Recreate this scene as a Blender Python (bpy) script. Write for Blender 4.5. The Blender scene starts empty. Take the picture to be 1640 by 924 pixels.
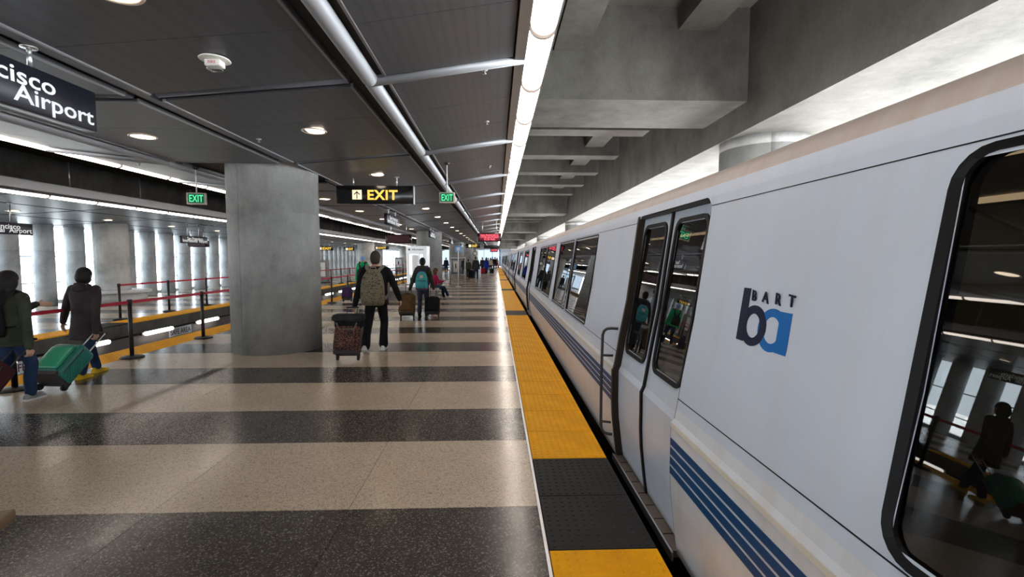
import bpy, bmesh, math, random
from mathutils import Vector, Matrix
random.seed(7)
SC = bpy.context.scene
COL = SC.collection
PI = math.pi

# ------------------------------------------------------------------ camera
FPX, EYE = 760.0, 1.65
cd = bpy.data.cameras.new('camera'); cam = bpy.data.objects.new('camera', cd); COL.objects.link(cam)
cd.sensor_fit = 'HORIZONTAL'; cd.sensor_width = 36.0; cd.lens = 36.0 * FPX / 1640.0
cd.clip_start = 0.05; cd.clip_end = 500
YAW = math.atan(26 / FPX); PITCH = math.atan(49 / FPX * math.cos(YAW))
cam.location = (0, 0, EYE)
cam.rotation_euler = (PI / 2 - PITCH, 0, -YAW)
SC.camera = cam

# ------------------------------------------------------------------ sky, sun, exposure
w = bpy.data.worlds.new('sky'); SC.world = w; w.use_nodes = True
bg = w.node_tree.nodes['Background']; bg.inputs[0].default_value = (0.86, 0.93, 1.0, 1); bg.inputs[1].default_value = 7.0
sd = bpy.data.lights.new('sun', 'SUN'); sd.energy = 66.0; sd.angle = math.radians(3); sd.color = (1.0, 0.98, 0.95)
sun = bpy.data.objects.new('sun', sd); COL.objects.link(sun)
sun.rotation_euler = (0, math.radians(60), math.radians(10))
SC.view_settings.view_transform = 'Standard'; SC.view_settings.look = 'None'
SC.view_settings.gamma = 1.0; SC.view_settings.use_curve_mapping = False
SC.view_settings.exposure = 0.18
SC.cycles.max_bounces = 8; SC.cycles.diffuse_bounces = 4; SC.cycles.glossy_bounces = 3; SC.cycles.transmission_bounces = 4; SC.cycles.transparent_max_bounces = 10

# ------------------------------------------------------------------ materials
MATS = {}
def nodes(m): return m.node_tree.nodes, m.node_tree.links
def pmat(name, base, rough=0.5, metal=0.0, spec=0.5, emit=None, es=0.0):
    m = bpy.data.materials.new(name); m.use_nodes = True
    b = m.node_tree.nodes['Principled BSDF']
    b.inputs['Base Color'].default_value = (*base, 1); b.inputs['Roughness'].default_value = rough
    b.inputs['Metallic'].default_value = metal; b.inputs['Specular IOR Level'].default_value = spec
    if emit: b.inputs['Emission Color'].default_value = (*emit, 1); b.inputs['Emission Strength'].default_value = es
    MATS[name] = m
    return m
def coord(m, scale=(1, 1, 1), kind='Object'):
    n, l = nodes(m); t = n.new('ShaderNodeTexCoord'); mp = n.new('ShaderNodeMapping'); mp.inputs['Scale'].default_value = scale
    l.new(t.outputs[kind], mp.inputs[0]); return mp.outputs[0]
def noise(m, vec, scale, detail=4, rough=0.6):
    n, l = nodes(m); t = n.new('ShaderNodeTexNoise'); t.inputs['Scale'].default_value = scale
    t.inputs['Detail'].default_value = detail; t.inputs['Roughness'].default_value = rough; l.new(vec, t.inputs['Vector']); return t.outputs['Fac']
def ramp(m, fac, stops):
    n, l = nodes(m); r = n.new('ShaderNodeValToRGB'); l.new(fac, r.inputs[0]); e = r.color_ramp.elements
    while len(e) < len(stops): e.new(0.5)
    for i, (p, c) in enumerate(stops): e[i].position = p; e[i].color = (*c, 1)
    return r.outputs[0]
def mixc(m, fac, a, b, mode='MIX'):
    n, l = nodes(m); x = n.new('ShaderNodeMix'); x.data_type = 'RGBA'; x.blend_type = mode
    for s, v in ((x.inputs[0], fac), (x.inputs[6], a), (x.inputs[7], b)):
        if hasattr(v, 'links'): l.new(v, s)
        elif isinstance(v, (int, float)): s.default_value = v
        else: s.default_value = (*v, 1)
    return x.outputs[2]
def bump(m, h, strength, dist=0.01):
    n, l = nodes(m); b = n.new('ShaderNodeBump'); b.inputs['Strength'].default_value = strength; b.inputs['Distance'].default_value = dist
    l.new(h, b.inputs['Height']); l.new(b.outputs[0], n['Principled BSDF'].inputs['Normal'])
def setc(m, c, sock='Base Color'):
    n, l = nodes(m); l.new(c, n['Principled BSDF'].inputs[sock])
def sc(c, k): return tuple(min(1, x * k) for x in c)

def concrete(name, base, rough=0.8):
    m = pmat(name, base, rough, spec=0.3)
    v = coord(m, kind='Object'); a = noise(m, v, 1.1, 6, 0.65)
    vs = coord(m, (2.2, 2.2, 0.7)); s = noise(m, vs, 1.3, 6, 0.65)
    c = ramp(m, a, [(0.28, sc(base, 0.60)), (0.5, base), (0.72, sc(base, 1.25))])
    c2 = ramp(m, s, [(0.3, (0.74, 0.74, 0.72)), (0.65, (1.05, 1.05, 1.05))])
    c3 = mixc(m, 0.8, c, c2, 'MULTIPLY')
    f = noise(m, v, 40, 3, 0.7)
    c4 = mixc(m, 0.35, c3, ramp(m, f, [(0.3, (0.6, 0.6, 0.6)), (0.7, (1.1, 1.1, 1.1))]), 'MULTIPLY')
    setc(m, c4); bump(m, f, 0.25, 0.006)
    return m
def terrazzo(name, base, chip1, chip2):
    m = pmat(name, base, 0.16, spec=0.4)
    v = coord(m); n, l = nodes(m)
    vo = n.new('ShaderNodeTexVoronoi'); vo.inputs['Scale'].default_value = 130; l.new(v, vo.inputs['Vector'])
    hs = n.new('ShaderNodeSeparateColor'); l.new(vo.outputs['Color'], hs.inputs[0])
    c = ramp(m, hs.outputs[0], [(0.0, sc(base, 0.55)), (0.35, base), (0.7, base), (0.86, chip1), (1.0, chip2)])
    big = noise(m, v, 0.9, 4, 0.6)
    c2 = mixc(m, 0.6, c, ramp(m, big, [(0.3, (0.8, 0.79, 0.78)), (0.7, (1.08, 1.08, 1.08))]), 'MULTIPLY')
    setc(m, c2)
    setc(m, ramp(m, noise(m, v, 2.3, 5, 0.7), [(0.3, (0.15,) * 3), (0.7, (0.27,) * 3)]), 'Roughness')
    return m
def glassmat(name, tint, rough=0.0, ior=1.5):
    m = bpy.data.materials.new(name); m.use_nodes = True; n, l = nodes(m); n.remove(n['Principled BSDF'])
    t = n.new('ShaderNodeBsdfTransparent'); t.inputs[0].default_value = (*tint, 1)
    g = n.new('ShaderNodeBsdfGlossy'); g.inputs[0].default_value = (1, 1, 1, 1); g.inputs['Roughness'].default_value = rough
    lw = n.new('ShaderNodeLayerWeight'); lw.inputs[0].default_value = 0.5
    pw = n.new('ShaderNodeMath'); pw.operation = 'POWER'; pw.inputs[1].default_value = 3.5; l.new(lw.outputs['Facing'], pw.inputs[0])
    f = n.new('ShaderNodeMapRange'); f.inputs['To Min'].default_value = ((ior - 1) / (ior + 1)) ** 2; f.inputs['To Max'].default_value = 1.0; l.new(pw.outputs[0], f.inputs['Value'])
    x = n.new('ShaderNodeMixShader'); l.new(f.outputs[0], x.inputs[0]); l.new(t.outputs[0], x.inputs[1]); l.new(g.outputs[0], x.inputs[2])
    l.new(x.outputs[0], n['Material Output'].inputs[0]); MATS[name] = m; return m
def emat(name, c, s): return pmat(name, sc(c, 0.5), 0.5, emit=c, es=s)

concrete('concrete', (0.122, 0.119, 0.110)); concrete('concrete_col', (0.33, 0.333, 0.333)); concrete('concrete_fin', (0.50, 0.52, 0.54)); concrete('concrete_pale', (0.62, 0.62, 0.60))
terrazzo('terr_light', (0.66, 0.545, 0.43), (0.74, 0.64, 0.53), (0.34, 0.29, 0.24))
terrazzo('terr_dark', (0.075, 0.066, 0.058), (0.13, 0.118, 0.107), (0.32, 0.29, 0.26))
terrazzo('terr_far', (0.42, 0.43, 0.43), (0.5, 0.5, 0.5), (0.3, 0.3, 0.3))
pmat('joint', (0.25, 0.22, 0.18), 0.4, 0.5)
def rubber(name, base):
    m = pmat(name, base, 0.6, spec=0.2); v = coord(m)
    a = noise(m, v, 3, 5, 0.7); setc(m, ramp(m, a, [(0.3, sc(base, 0.8)), (0.65, sc(base, 1.1))]))
    bump(m, noise(m, v, 120, 2), 0.15, 0.003); return m
rubber('tile_yellow', (1.0, 0.44, 0.0)); rubber('tile_black', (0.025, 0.025, 0.026))
# perforated ceiling metal
m = pmat('ceil_panel', (0.26, 0.26, 0.27), 0.40, 0.5); v = coord(m); n_, l_ = nodes(m)
vo = n_.new('ShaderNodeTexVoronoi'); vo.inputs['Scale'].default_value = 70; vo.inputs['Randomness'].default_value = 0.0; l_.new(v, vo.inputs['Vector'])
setc(m, mixc(m, 1.0, ramp(m, vo.outputs['Distance'], [(0.22, (0.45, 0.45, 0.45)), (0.3, (1, 1, 1))]), (0.112, 0.116, 0.130), 'MULTIPLY'))
pmat('ceil_trim', (0.30, 0.31, 0.33), 0.35, 0.7); pmat('ceil_back', (0.06, 0.06, 0.065), 0.7)
pmat('tube_metal', (0.40, 0.42, 0.46), 0.55, 0.5); pmat('groove_blue', (0.16, 0.18, 0.22), 0.4, 0.6)
pmat('steel', (0.62, 0.63, 0.65), 0.3, 0.9); pmat('white_paint', (0.8, 0.8, 0.8), 0.4); pmat('dark_metal', (0.05, 0.05, 0.055), 0.45, 0.5)
pmat('black', (0.012, 0.012, 0.013), 0.45); pmat('black_gloss', (0.01, 0.01, 0.012), 0.2); pmat('sign_navy', (0.012, 0.014, 0.024), 0.35)
pmat('sign_white', (0.85, 0.87, 0.9), 0.4, emit=(0.9, 0.95, 1), es=0.15); pmat('sign_maroon', (0.06, 0.008, 0.014), 0.3)
emat('sign_yellow', (1.0, 0.62, 0.10), 0.9); emat('sign_cream', (1.0, 0.80, 0.52), 0.95); emat('sign_green', (0.10, 0.85, 0.36), 1.1)
emat('sign_green_dark', (0.0, 0.12, 0.05), 0.35); emat('led_red', (1.0, 0.13, 0.18), 1.5); emat('led_back', (0.22, 0.0, 0.02), 0.25)
emat('lamp', (1.0, 0.88, 0.77), 9.5); emat('lamp_track', (1.0, 0.93, 0.87), 7.0); emat('downlight', (1.0, 0.80, 0.60), 10.0); emat('car_lamp', (1.0, 0.72, 0.4), 3.0)
m = MATS['lamp']; v = coord(m); n_, l_ = nodes(m)
wv = n_.new('ShaderNodeTexWave'); wv.bands_direction = 'Y'; wv.inputs['Scale'].default_value = 9.0; l_.new(v, wv.inputs['Vector']); bump(m, wv.outputs['Fac'], 0.5, 0.01)
pmat('lamp_cap', (0.07, 0.06, 0.055), 0.6); pmat('reflector', (0.75, 0.66, 0.55), 0.25, 0.4); pmat('plastic_white', (0.78, 0.77, 0.73), 0.4)
# train paint
def paint(name, base, rough, dirt, amount):
    m = pmat(name, base, rough, 0.15, 0.5); v = coord(m); vs = coord(m, (1, 1.2, 6)); vt = coord(m, (1, 6, 0.7))
    a = noise(m, vt, 1.3, 5, 0.65); b = noise(m, v, 0.8, 4, 0.6)
    c = mixc(m, ramp(m, a, [(0.45, (0, 0, 0)), (0.8, (amount,) * 3)]), base, dirt)
    c = mixc(m, 0.6, c, ramp(m, b, [(0.3, (0.86, 0.86, 0.87)), (0.7, (1.05, 1.05, 1.05))]), 'MULTIPLY')
    setc(m, c); bump(m, noise(m, vs, 60, 2), 0.05, 0.002); return m
paint('train_white', (0.575, 0.635, 0.745), 0.36, (0.55, 0.51, 0.47), 0.3)
paint('train_low', (0.66, 0.69, 0.74), 0.38, (0.56, 0.50, 0.43), 0.6)
paint('train_door', (0.58, 0.65, 0.76), 0.33, (0.58, 0.53, 0.48), 0.5)
paint('train_roof', (0.36, 0.315, 0.295), 0.5, (0.30, 0.235, 0.205), 0.8)
pmat('stripe_blue', (0.001, 0.05, 0.155), 0.45, spec=0.2); pmat('logo_navy', (0.008, 0.012, 0.04), 0.45, spec=0.2); pmat('logo_blue', (0.006, 0.13, 0.42), 0.45, spec=0.2)
pmat('belt_highlight', (0.60, 0.55, 0.48), 0.45); pmat('rubber', (0.008, 0.008, 0.009), 0.45, spec=0.15); pmat('jamb', (0.032, 0.024, 0.019), 0.6, 0.2, spec=0.2)
m = pmat('tread', (0.16, 0.13, 0.11), 0.5, 0.6); v = coord(m, (60, 60, 60)); n_, l_ = nodes(m)
ck = n_.new('ShaderNodeTexChecker'); ck.inputs['Scale'].default_value = 1.0; l_.new(v, ck.inputs['Vector']); bump(m, ck.outputs['Fac'], 0.6, 0.004)
glassmat('car_glass', (0.30, 0.30, 0.305), 0.0, 1.6); glassmat('glass_dim', (0.36, 0.39, 0.42), 0.0, 1.35); glassmat('glass', (0.92, 0.95, 0.96), 0.0, 1.35)
pmat('car_wall', (0.30, 0.33, 0.27), 0.5); pmat('car_floor', (0.10, 0.10, 0.11), 0.6); pmat('car_seat', (0.05, 0.10, 0.20), 0.6); pmat('car_ceiling', (0.35, 0.33, 0.30), 0.5)
pmat('bench_wood', (0.22, 0.15, 0.09), 0.5); pmat('void_shade', (0.012, 0.012, 0.013), 0.9, spec=0.1); pmat('roof_alu', (0.74, 0.74, 0.73), 0.5, 0.2); pmat('under', (0.012, 0.011, 0.010), 0.8)
pmat('belt_red', (0.55, 0.012, 0.045), 0.55); pmat('track_wall', (0.16, 0.145, 0.14), 0.8); pmat('ballast', (0.05, 0.045, 0.042), 0.95)
pmat('ground_out', (0.66, 0.66, 0.64), 0.9); pmat('wall_grey', (0.35, 0.35, 0.36), 0.8); pmat('mullion', (0.35, 0.37, 0.40), 0.5)
pmat('sign_purple', (0.10, 0.012, 0.05), 0.5); pmat('kiosk_white', (0.8, 0.82, 0.84), 0.4, emit=(0.9, 0.96, 1.0), es=0.35); pmat('kiosk_map', (0.8, 0.85, 0.9), 0.3, emit=(0.85, 0.95, 1.0), es=0.9); pmat('slate', (0.05, 0.056, 0.07), 0.7); pmat('poster', (0.75, 0.80, 0.84), 0.4); pmat('sign_blue', (0.20, 0.42, 0.72), 0.4); pmat('cone', (0.9, 0.12, 0.06), 0.5)
def cloth(name, base, rough=0.85, sc_=40, amt=0.3):
    m = pmat(name, base, rough, spec=0.2); v = coord(m); a = noise(m, v, 6, 4, 0.6)
    setc(m, ramp(m, a, [(0.3, sc(base, 1 - amt)), (0.7, sc(base, 1 + amt))])); bump(m, noise(m, v, sc_, 3), 0.3, 0.006); return m
for nm, c in dict(skin=(0.52, 0.30, 0.22), hair_black=(0.012, 0.010, 0.010), hair_brown=(0.10, 0.05, 0.025), hair_short=(0.045, 0.035, 0.028), c_black=(0.010, 0.010, 0.012),
                  c_navy=(0.016, 0.02, 0.045), jeans=(0.018, 0.036, 0.085), jeans_grey=(0.045, 0.055, 0.08), coat_brown=(0.035, 0.027, 0.028), olive=(0.035, 0.042, 0.026), green=(0.015, 0.42, 0.16),
                  cap_blue=(0.28, 0.42, 0.75), magenta=(0.36, 0.012, 0.085), blue=(0.012, 0.04, 0.38), grey=(0.25, 0.25, 0.26), shoe_white=(0.6, 0.6, 0.6), shoe_yellow=(0.72, 0.46, 0.03),
                  shoe_dark=(0.015, 0.014, 0.014), beige=(0.5, 0.45, 0.38), charcoal=(0.03, 0.03, 0.034), red=(0.35, 0.012, 0.02), teal=(0.06, 0.33, 0.36), purple=(0.06, 0.03, 0.10),
                  bagbrown=(0.12, 0.07, 0.03), bagred=(0.05, 0.014, 0.016), strap=(0.16, 0.14, 0.10), strap_grey=(0.24, 0.22, 0.19), pink=(0.6, 0.25, 0.3)).items():
    cloth(nm, c, 0.55 if nm.startswith('hair') else 0.85)
def camo():
    m = pmat('camo', (0.15, 0.13, 0.09), 0.9, spec=0.2); v = coord(m, (1, 1, 2)); a = noise(m, v, 26, 3, 0.5)
    setc(m, ramp(m, a, [(0.38, (0.06, 0.052, 0.035)), (0.45, (0.17, 0.14, 0.095)), (0.55, (0.26, 0.22, 0.16)), (0.62, (0.10, 0.10, 0.07))])); bump(m, noise(m, v, 9, 3), 0.5, 0.02)
camo()
def leopard():
    m = pmat('leopard', (0.2, 0.06, 0.04), 0.7); v = coord(m); n, l = nodes(m)
    vo = n.new('ShaderNodeTexVoronoi'); vo.inputs['Scale'].default_value = 42; l.new(v, vo.inputs['Vector'])
    setc(m, ramp(m, vo.outputs['Distance'], [(0.30, (0.20, 0.065, 0.045)), (0.42, (0.20, 0.065, 0.045)), (0.5, (0.018, 0.01, 0.01))]))
leopard()
m = pmat('shell_green', (0.015, 0.16, 0.13), 0.28); v = coord(m); n_, l_ = nodes(m)
wv = n_.new('ShaderNodeTexWave'); wv.bands_direction = 'DIAGONAL'; wv.inputs['Scale'].default_value = 14; l_.new(v, wv.inputs['Vector']); bump(m, wv.outputs['Fac'], 0.5, 0.006)
pmat('shell_green_lid', (0.03, 0.30, 0.16), 0.2)

# ------------------------------------------------------------------ mesh helpers
class MB:
    def __init__(s): s.v = []; s.f = []; s.sm = []
    def add(s, vs, fs, smooth=False):
        o = len(s.v); s.v += [tuple(p) for p in vs]; s.f += [tuple(i + o for i in f) for f in fs]; s.sm += [smooth] * len(fs); return s
    def box(s, x0, x1, y0, y1, z0, z1):
        return s.add([(x0, y0, z0), (x1, y0, z0), (x1, y1, z0), (x0, y1, z0), (x0, y0, z1), (x1, y0, z1), (x1, y1, z1), (x0, y1, z1)],
                     [(0, 3, 2, 1), (4, 5, 6, 7), (0, 1, 5, 4), (1, 2, 6, 5), (2, 3, 7, 6), (3, 0, 4, 7)])
    def rbox(s, x0, x1, y0, y1, z0, z1, r=0.02, seg=3, fn=None):
        bm = bmesh.new(); bmesh.ops.create_cube(bm, size=1)
        for p in bm.verts: p.co = Vector(((x0 + x1) / 2 + p.co.x * (x1 - x0), (y0 + y1) / 2 + p.co.y * (y1 - y0), (z0 + z1) / 2 + p.co.z * (z1 - z0)))
        bmesh.ops.bevel(bm, geom=bm.edges[:], offset=r, segments=seg, affect='EDGES', profile=0.5)
        bm.verts.index_update()
        vs = [tuple(p.co) for p in bm.verts]
        if fn: vs = [fn(*p) for p in vs]
        s.add(vs, [[q.index for q in f.verts] for f in bm.faces], True); bm.free(); return s
    def rings(s, rings, caps=True, smooth=True, closed=True):
        n = len(rings[0]); vs = [p for r in rings for p in r]; fs = []
        for k in range(len(rings) - 1):
            for i in range(n if closed else n - 1):
                j = (i + 1) % n; fs.append((k * n + i, k * n + j, (k + 1) * n + j, (k + 1) * n + i))
        s.add(vs, fs, smooth)
        if caps and closed:
            o = len(s.v) - len(vs)
            s.f.append(tuple(o + i for i in reversed(range(n)))); s.f.append(tuple(o + (len(rings) - 1) * n + i for i in range(n))); s.sm += [False, False]
        return s
    def cyl(s, p0, p1, r0, r1=None, n=12, smooth=True): return s.tube([p0, p1], [r0, r0 if r1 is None else r1], n, False, smooth)
    def tube(s, pts, rad, n=10, round_=False, smooth=True):
        pts = [Vector(p) for p in pts]; rad = [rad] * len(pts) if isinstance(rad, (int, float)) else list(rad)
        if round_:
            d0 = (pts[0] - pts[1]).normalized(); d1 = (pts[-1] - pts[-2]).normalized()
            a = [(pts[0] + d0 * rad[0] * math.sin(t), max(rad[0] * math.cos(t), 1e-4)) for t in (1.5, 1.1, 0.6)]
            b = [(pts[-1] + d1 * rad[-1] * math.sin(t), max(rad[-1] * math.cos(t), 1e-4)) for t in (0.6, 1.1, 1.5)]
            pts, rad = [p for p, _ in a] + pts + [p for p, _ in b], [r for _, r in a] + rad + [r for _, r in b]
        rg = []; up = None
        for i, p in enumerate(pts):
            t = (pts[min(i + 1, len(pts) - 1)] - pts[max(i - 1, 0)]).normalized()
            if up is None: up = Vector((0, 0, 1)) if abs(t.z) < 0.9 else Vector((0, 1, 0))
            u = t.cross(up).normalized(); up = u.cross(t).normalized()
            rg.append([tuple(p + (u * math.cos(2 * PI * k / n) + up * math.sin(2 * PI * k / n)) * rad[i]) for k in range(n)])
        return s.rings(rg, True, smooth)
    def lathe(s, prof, n=24, c=(0, 0, 0), smooth=True):
        return s.rings([[(c[0] + r * math.cos(2 * PI * k / n), c[1] + r * math.sin(2 * PI * k / n), c[2] + z) for k in range(n)] for r, z in prof], True, smooth)
    def ell(s, c, r, nu=14, nv=9):
        return s.rings([[(c[0] + r[0] * math.cos(2 * PI * k / nu) * math.sin(t), c[1] + r[1] * math.sin(2 * PI * k / nu) * math.sin(t), c[2] - r[2] * math.cos(t)) for k in range(nu)]
                        for t in [0.02 + (PI - 0.04) * i / nv for i in range(nv + 1)]], True, True)
    def prism(s, poly, fn0, fn1):           # poly 2D; fn maps (u, v) to a point
        n = len(poly); vs = [fn0(*p) for p in poly] + [fn1(*p) for p in poly]
        return s.add(vs, [tuple(range(n)), tuple(reversed(range(n, 2 * n)))] + [(i, i + n, (i + 1) % n + n, (i + 1) % n) for i in range(n)])
    def mesh(s, name, mats):
        me = bpy.data.meshes.new(name); me.from_pydata(s.v, [], s.f); me.update()
        me.polygons.foreach_set('use_smooth', s.sm)
        for m in ([mats] if isinstance(mats, str) else mats): me.materials.append(MATS[m])
        return me
    def build(s, name, mats, parent=None, loc=None, rot=None):
        return link(name, s.mesh(name, mats), parent, loc, rot)
def link(name, data, parent=None, loc=None, rot=None):
    o = bpy.data.objects.new(name, data); COL.objects.link(o)
    if parent is not None: o.parent = parent
    if loc: o.location = loc
    if rot: o.rotation_euler = rot
    return o
def fixn(o):
    bm = bmesh.new(); bm.from_mesh(o.data); bmesh.ops.recalc_face_normals(bm, faces=bm.faces[:]); bm.to_mesh(o.data); bm.free(); return o
def tag(o, label, cat, group=None):
    o['label'] = label; o['category'] = cat
    if group: o['group'] = group
    return o
def struct(o): o['kind'] = 'structure'; return o
def thing(name, label, cat, loc=(0, 0, 0), rz=0, group=None): return tag(link(name, None, None, loc, (0, 0, rz)), label, cat, group)
def copy_tree(o, parent=None):
    c = o.copy(); COL.objects.link(c); c.parent = parent
    for ch in o.children: copy_tree(ch, c)
    return c
def box(name, mat, b, parent=None): return MB().box(*b).build(name, mat, parent)
def text(name, s, size, mat, parent, loc, rot=(PI / 2, 0, 0), bold=0.0, align='LEFT', ext=0.002, width=None, space=1.0):
    c = bpy.data.curves.new(name, 'FONT'); c.body = s; c.size = size; c.offset = bold * size; c.extrude = ext; c.align_x = align; c.space_character = space; c.resolution_u = 3
    t = bpy.data.objects.new(name, c); COL.objects.link(t)
    dg = bpy.context.evaluated_depsgraph_get(); me = bpy.data.meshes.new_from_object(t.evaluated_get(dg))
    bpy.data.objects.remove(t); bpy.data.curves.remove(c)
    me.materials.clear(); me.materials.append(MATS[mat])
    o = link(name, me, parent, loc, rot); 
    if width:
        xs = [q.co.x for q in me.vertices]; o.scale = (width / (max(xs) - min(xs)), 1, 1)
    return o

# ================================================================== SETTING
Y0, Y1 = -13.0, 97.0
floor = struct(box('floor', 'concrete', (-6.70, 0.90, Y0, Y1, -1.15, -0.021)))
JX = [0.275, -0.97, -2.24, -3.52, -4.80, -6.10]
def add_bands():
    memo = {}
    def slab(x0, x1, y0, ln, mat, par):
        key = (round(x1 - x0, 3), round(ln, 3), mat)
        if key not in memo: memo[key] = MB().box(0, x1 - x0 - 0.004, 0.002, ln - 0.002, -0.02, 0).mesh('terrazzo_slab', mat)
        link('terrazzo_slab', memo[key], par, (x0 + 0.002, y0, 0))
    k = -8
    while 4.21 + 2.065 * k < Y1 - 1.2:
        y = 4.21 + 2.065 * k
        for yy, ln, mt in ((y, 0.91, 'terr_dark'), (y + 0.91, 1.155, 'terr_light')):
            if -1 < yy < 22:
                for a, b in zip(JX[1:], JX[:-1]): slab(a, b, yy, ln, mt, floor)
            else: slab(-6.10, 0.275, yy, ln, mt, floor)
            slab(-16.0, -9.92, yy, ln, mt, far_floor)
        k += 1
far_floor = struct(box('floor', 'concrete', (-16.2, -9.26, Y0, Y1, -0.30, -0.021)))
add_bands()
box('edge_strip', 'steel', (0.275, 0.293, Y0, Y1, -0.02, 0.002), floor)
# tactile tiles: raised domes on the near ones
def tile_mesh(mat, domes, name):
    b = MB().box(0.003, 0.615, 0.005, 0.607, -0.02, 0.003)
    if domes:
        nx = 11
        for i in range(nx):
            for j in range(nx):
                cx, cy = 0.035 + i * 0.0545, 0.032 + j * 0.0545
                b.rings([[(cx + r * math.cos(PI / 3 * k), cy + r * math.sin(PI / 3 * k), z) for k in range(6)] for r, z in ((0.0125, 0.0028), (0.0085, 0.0075))], False, True)
                o = len(b.v) - 6; b.f.append(tuple(o + q for q in range(6))); b.sm.append(True)
    return b.mesh(name, mat)
TM = {(c, d): tile_mesh('tile_yellow' if c == 'y' else 'tile_black', d, 'tactile_tile') for c in 'yb' for d in (0, 1)}
def tiles(x0, par, near, first, off):
    k = -8
    while 2.57 + 0.612 * k < 81.5:
        y = 2.57 + 0.612 * k
        ph = (y - off + 0.3) % 10.75
        black = ph < 1.22
        link('tactile_tile', TM['b' if black else 'y', 1 if near[0] < y < near[1] else 0], par, (x0, y, 0))
        k += 1
tiles(0.297, floor, (-2, 13), 0, 2.57)
tiles(-6.71, floor, (3, 13), 0, 4.2)
tiles(-9.90, far_floor, (6, 13), 0, 11.2)
# track beds
tb = struct(box('floor', 'ballast', (-9.6, -6.6, Y0, Y1, -1.3, -1.12)))
tb2 = struct(box('floor', 'ballast', (0.86, 6.3, Y0, Y1 + 30, -1.3, -1.12)))
for x in (-8.8, -7.35): box('rail', 'dark_metal', (x - 0.035, x + 0.035, Y0, Y1, -1.12, -0.97), tb)
for x in (1.85, 3.3): box('rail', 'dark_metal', (x - 0.035, x + 0.035, Y0, Y1, -1.12, -0.97), tb2)
# far platform front: pale lip, dark recess
wt = struct(box('wall_track', 'track_wall', (-9.62, -9.50, Y0, Y1, -1.3, -0.3)))
box('fascia', 'concrete_col', (-9.32, -9.262, Y0, Y1, -0.30, -0.024), wt)
gnd = struct(box('ground_right', 'ground_out', (6.4, 120, -60, 180, -1.6, -1.3)))
gnd2 = struct(box('ground_left', 'ground_out', (-120, -16.9, -60, 180, -1.6, -1.3)))
par_ = struct(box('wall_parapet', 'concrete', (6.1, 6.3, Y0, Y1 + 30, -1.3, 1.1)))
deck = struct(box('ceiling_deck', 'concrete', (-18, 6.6, Y0 - 3, Y1 + 3, 5.75, 6.2)))
void = struct(box('ceiling_shade_block', 'void_shade', (-10.27, -7.30, Y0, Y1, 3.95, 5.74)))  # soffit block coloured black for the unlit dark of the opening
bw = struct(box('wall_back_blocker', 'wall_grey', (-16.4, 0.9, Y0 - 0.3, Y0, -1.3, 5.75)))  # added behind the camera to keep light off camera-facing surfaces

# concrete frame over the right-hand track
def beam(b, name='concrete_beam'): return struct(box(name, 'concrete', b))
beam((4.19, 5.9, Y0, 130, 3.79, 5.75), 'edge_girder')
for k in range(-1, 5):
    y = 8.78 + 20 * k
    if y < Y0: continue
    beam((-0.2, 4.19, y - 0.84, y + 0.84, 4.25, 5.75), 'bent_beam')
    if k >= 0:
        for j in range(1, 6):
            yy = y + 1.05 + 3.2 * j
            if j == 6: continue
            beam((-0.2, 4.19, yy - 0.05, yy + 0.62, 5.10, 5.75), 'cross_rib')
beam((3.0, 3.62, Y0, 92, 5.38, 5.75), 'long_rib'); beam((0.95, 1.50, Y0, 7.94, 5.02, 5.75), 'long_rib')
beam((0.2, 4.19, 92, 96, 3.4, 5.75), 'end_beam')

def column(name, label, x, y, r, z1, mat, group=None, seams=(1.42,), n=48, z0=0.0, ang=(-1.95, 1.19)):
    zs = [z0]
    for s_ in seams: zs += [s_ - 0.008, s_ - 0.004, s_ + 0.004, s_ + 0.008]
    zs.append(z1); rg = []
    for i, z in enumerate(zs):
        groove = any(abs(z - s_) < 0.006 for s_ in seams)
        ring = []
        for k in range(n):
            a0 = 2 * PI * k / n
            for da, dr in ((0, 0),): ring.append((a0, r - (0.008 if groove else 0)))
        for a in ang:
            for da, dr in ((-0.010, 0), (-0.004, 0.012), (0.004, 0.012), (0.010, 0)): ring.append(((a + da) % (2 * PI), r - dr - (0.008 if groove else 0)))
        ring.sort(); rg.append([(q * math.cos(a), q * math.sin(a), z) for a, q in ring])
    b = MB().rings(rg, True, True)
    o = b.build(name, mat, None, (x, y, 0))
    return tag(o, label, 'column', group)
column('concrete_column', 'massive round concrete column standing nearest on the platform, between the travellers', -4.0, 8.80, 0.75, 5.75, 'concrete_col', seams=(2.42,))
column('concrete_column', 'round concrete column directly behind the white information kiosk', -4.0, 28.8, 0.75, 5.75, 'concrete_col')
column('concrete_column', 'round concrete column behind the glass notice frame with the blue sign', -4.0, 48.8, 0.75, 5.75, 'concrete_col')
column('concrete_column', 'round concrete column fourth along the platform, beyond the notice frame', -4.0, 68.8, 0.75, 5.75, 'concrete_col')
column('concrete_column', 'farthest round concrete column of the platform row', -4.0, 88.8, 0.75, 5.75, 'concrete_col')
for k, lb in enumerate(['round concrete pier rising behind the near train car roof', 'round concrete pier behind the second train car roof', 'round concrete pier behind the third train car roof', 'farthest visible round concrete pier behind the train']):
    column('concrete_pier', lb, 4.98, 8.78 + 20 * k, 0.77, 3.79, 'concrete_col', z0=-1.12, seams=(3.62,))

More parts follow.
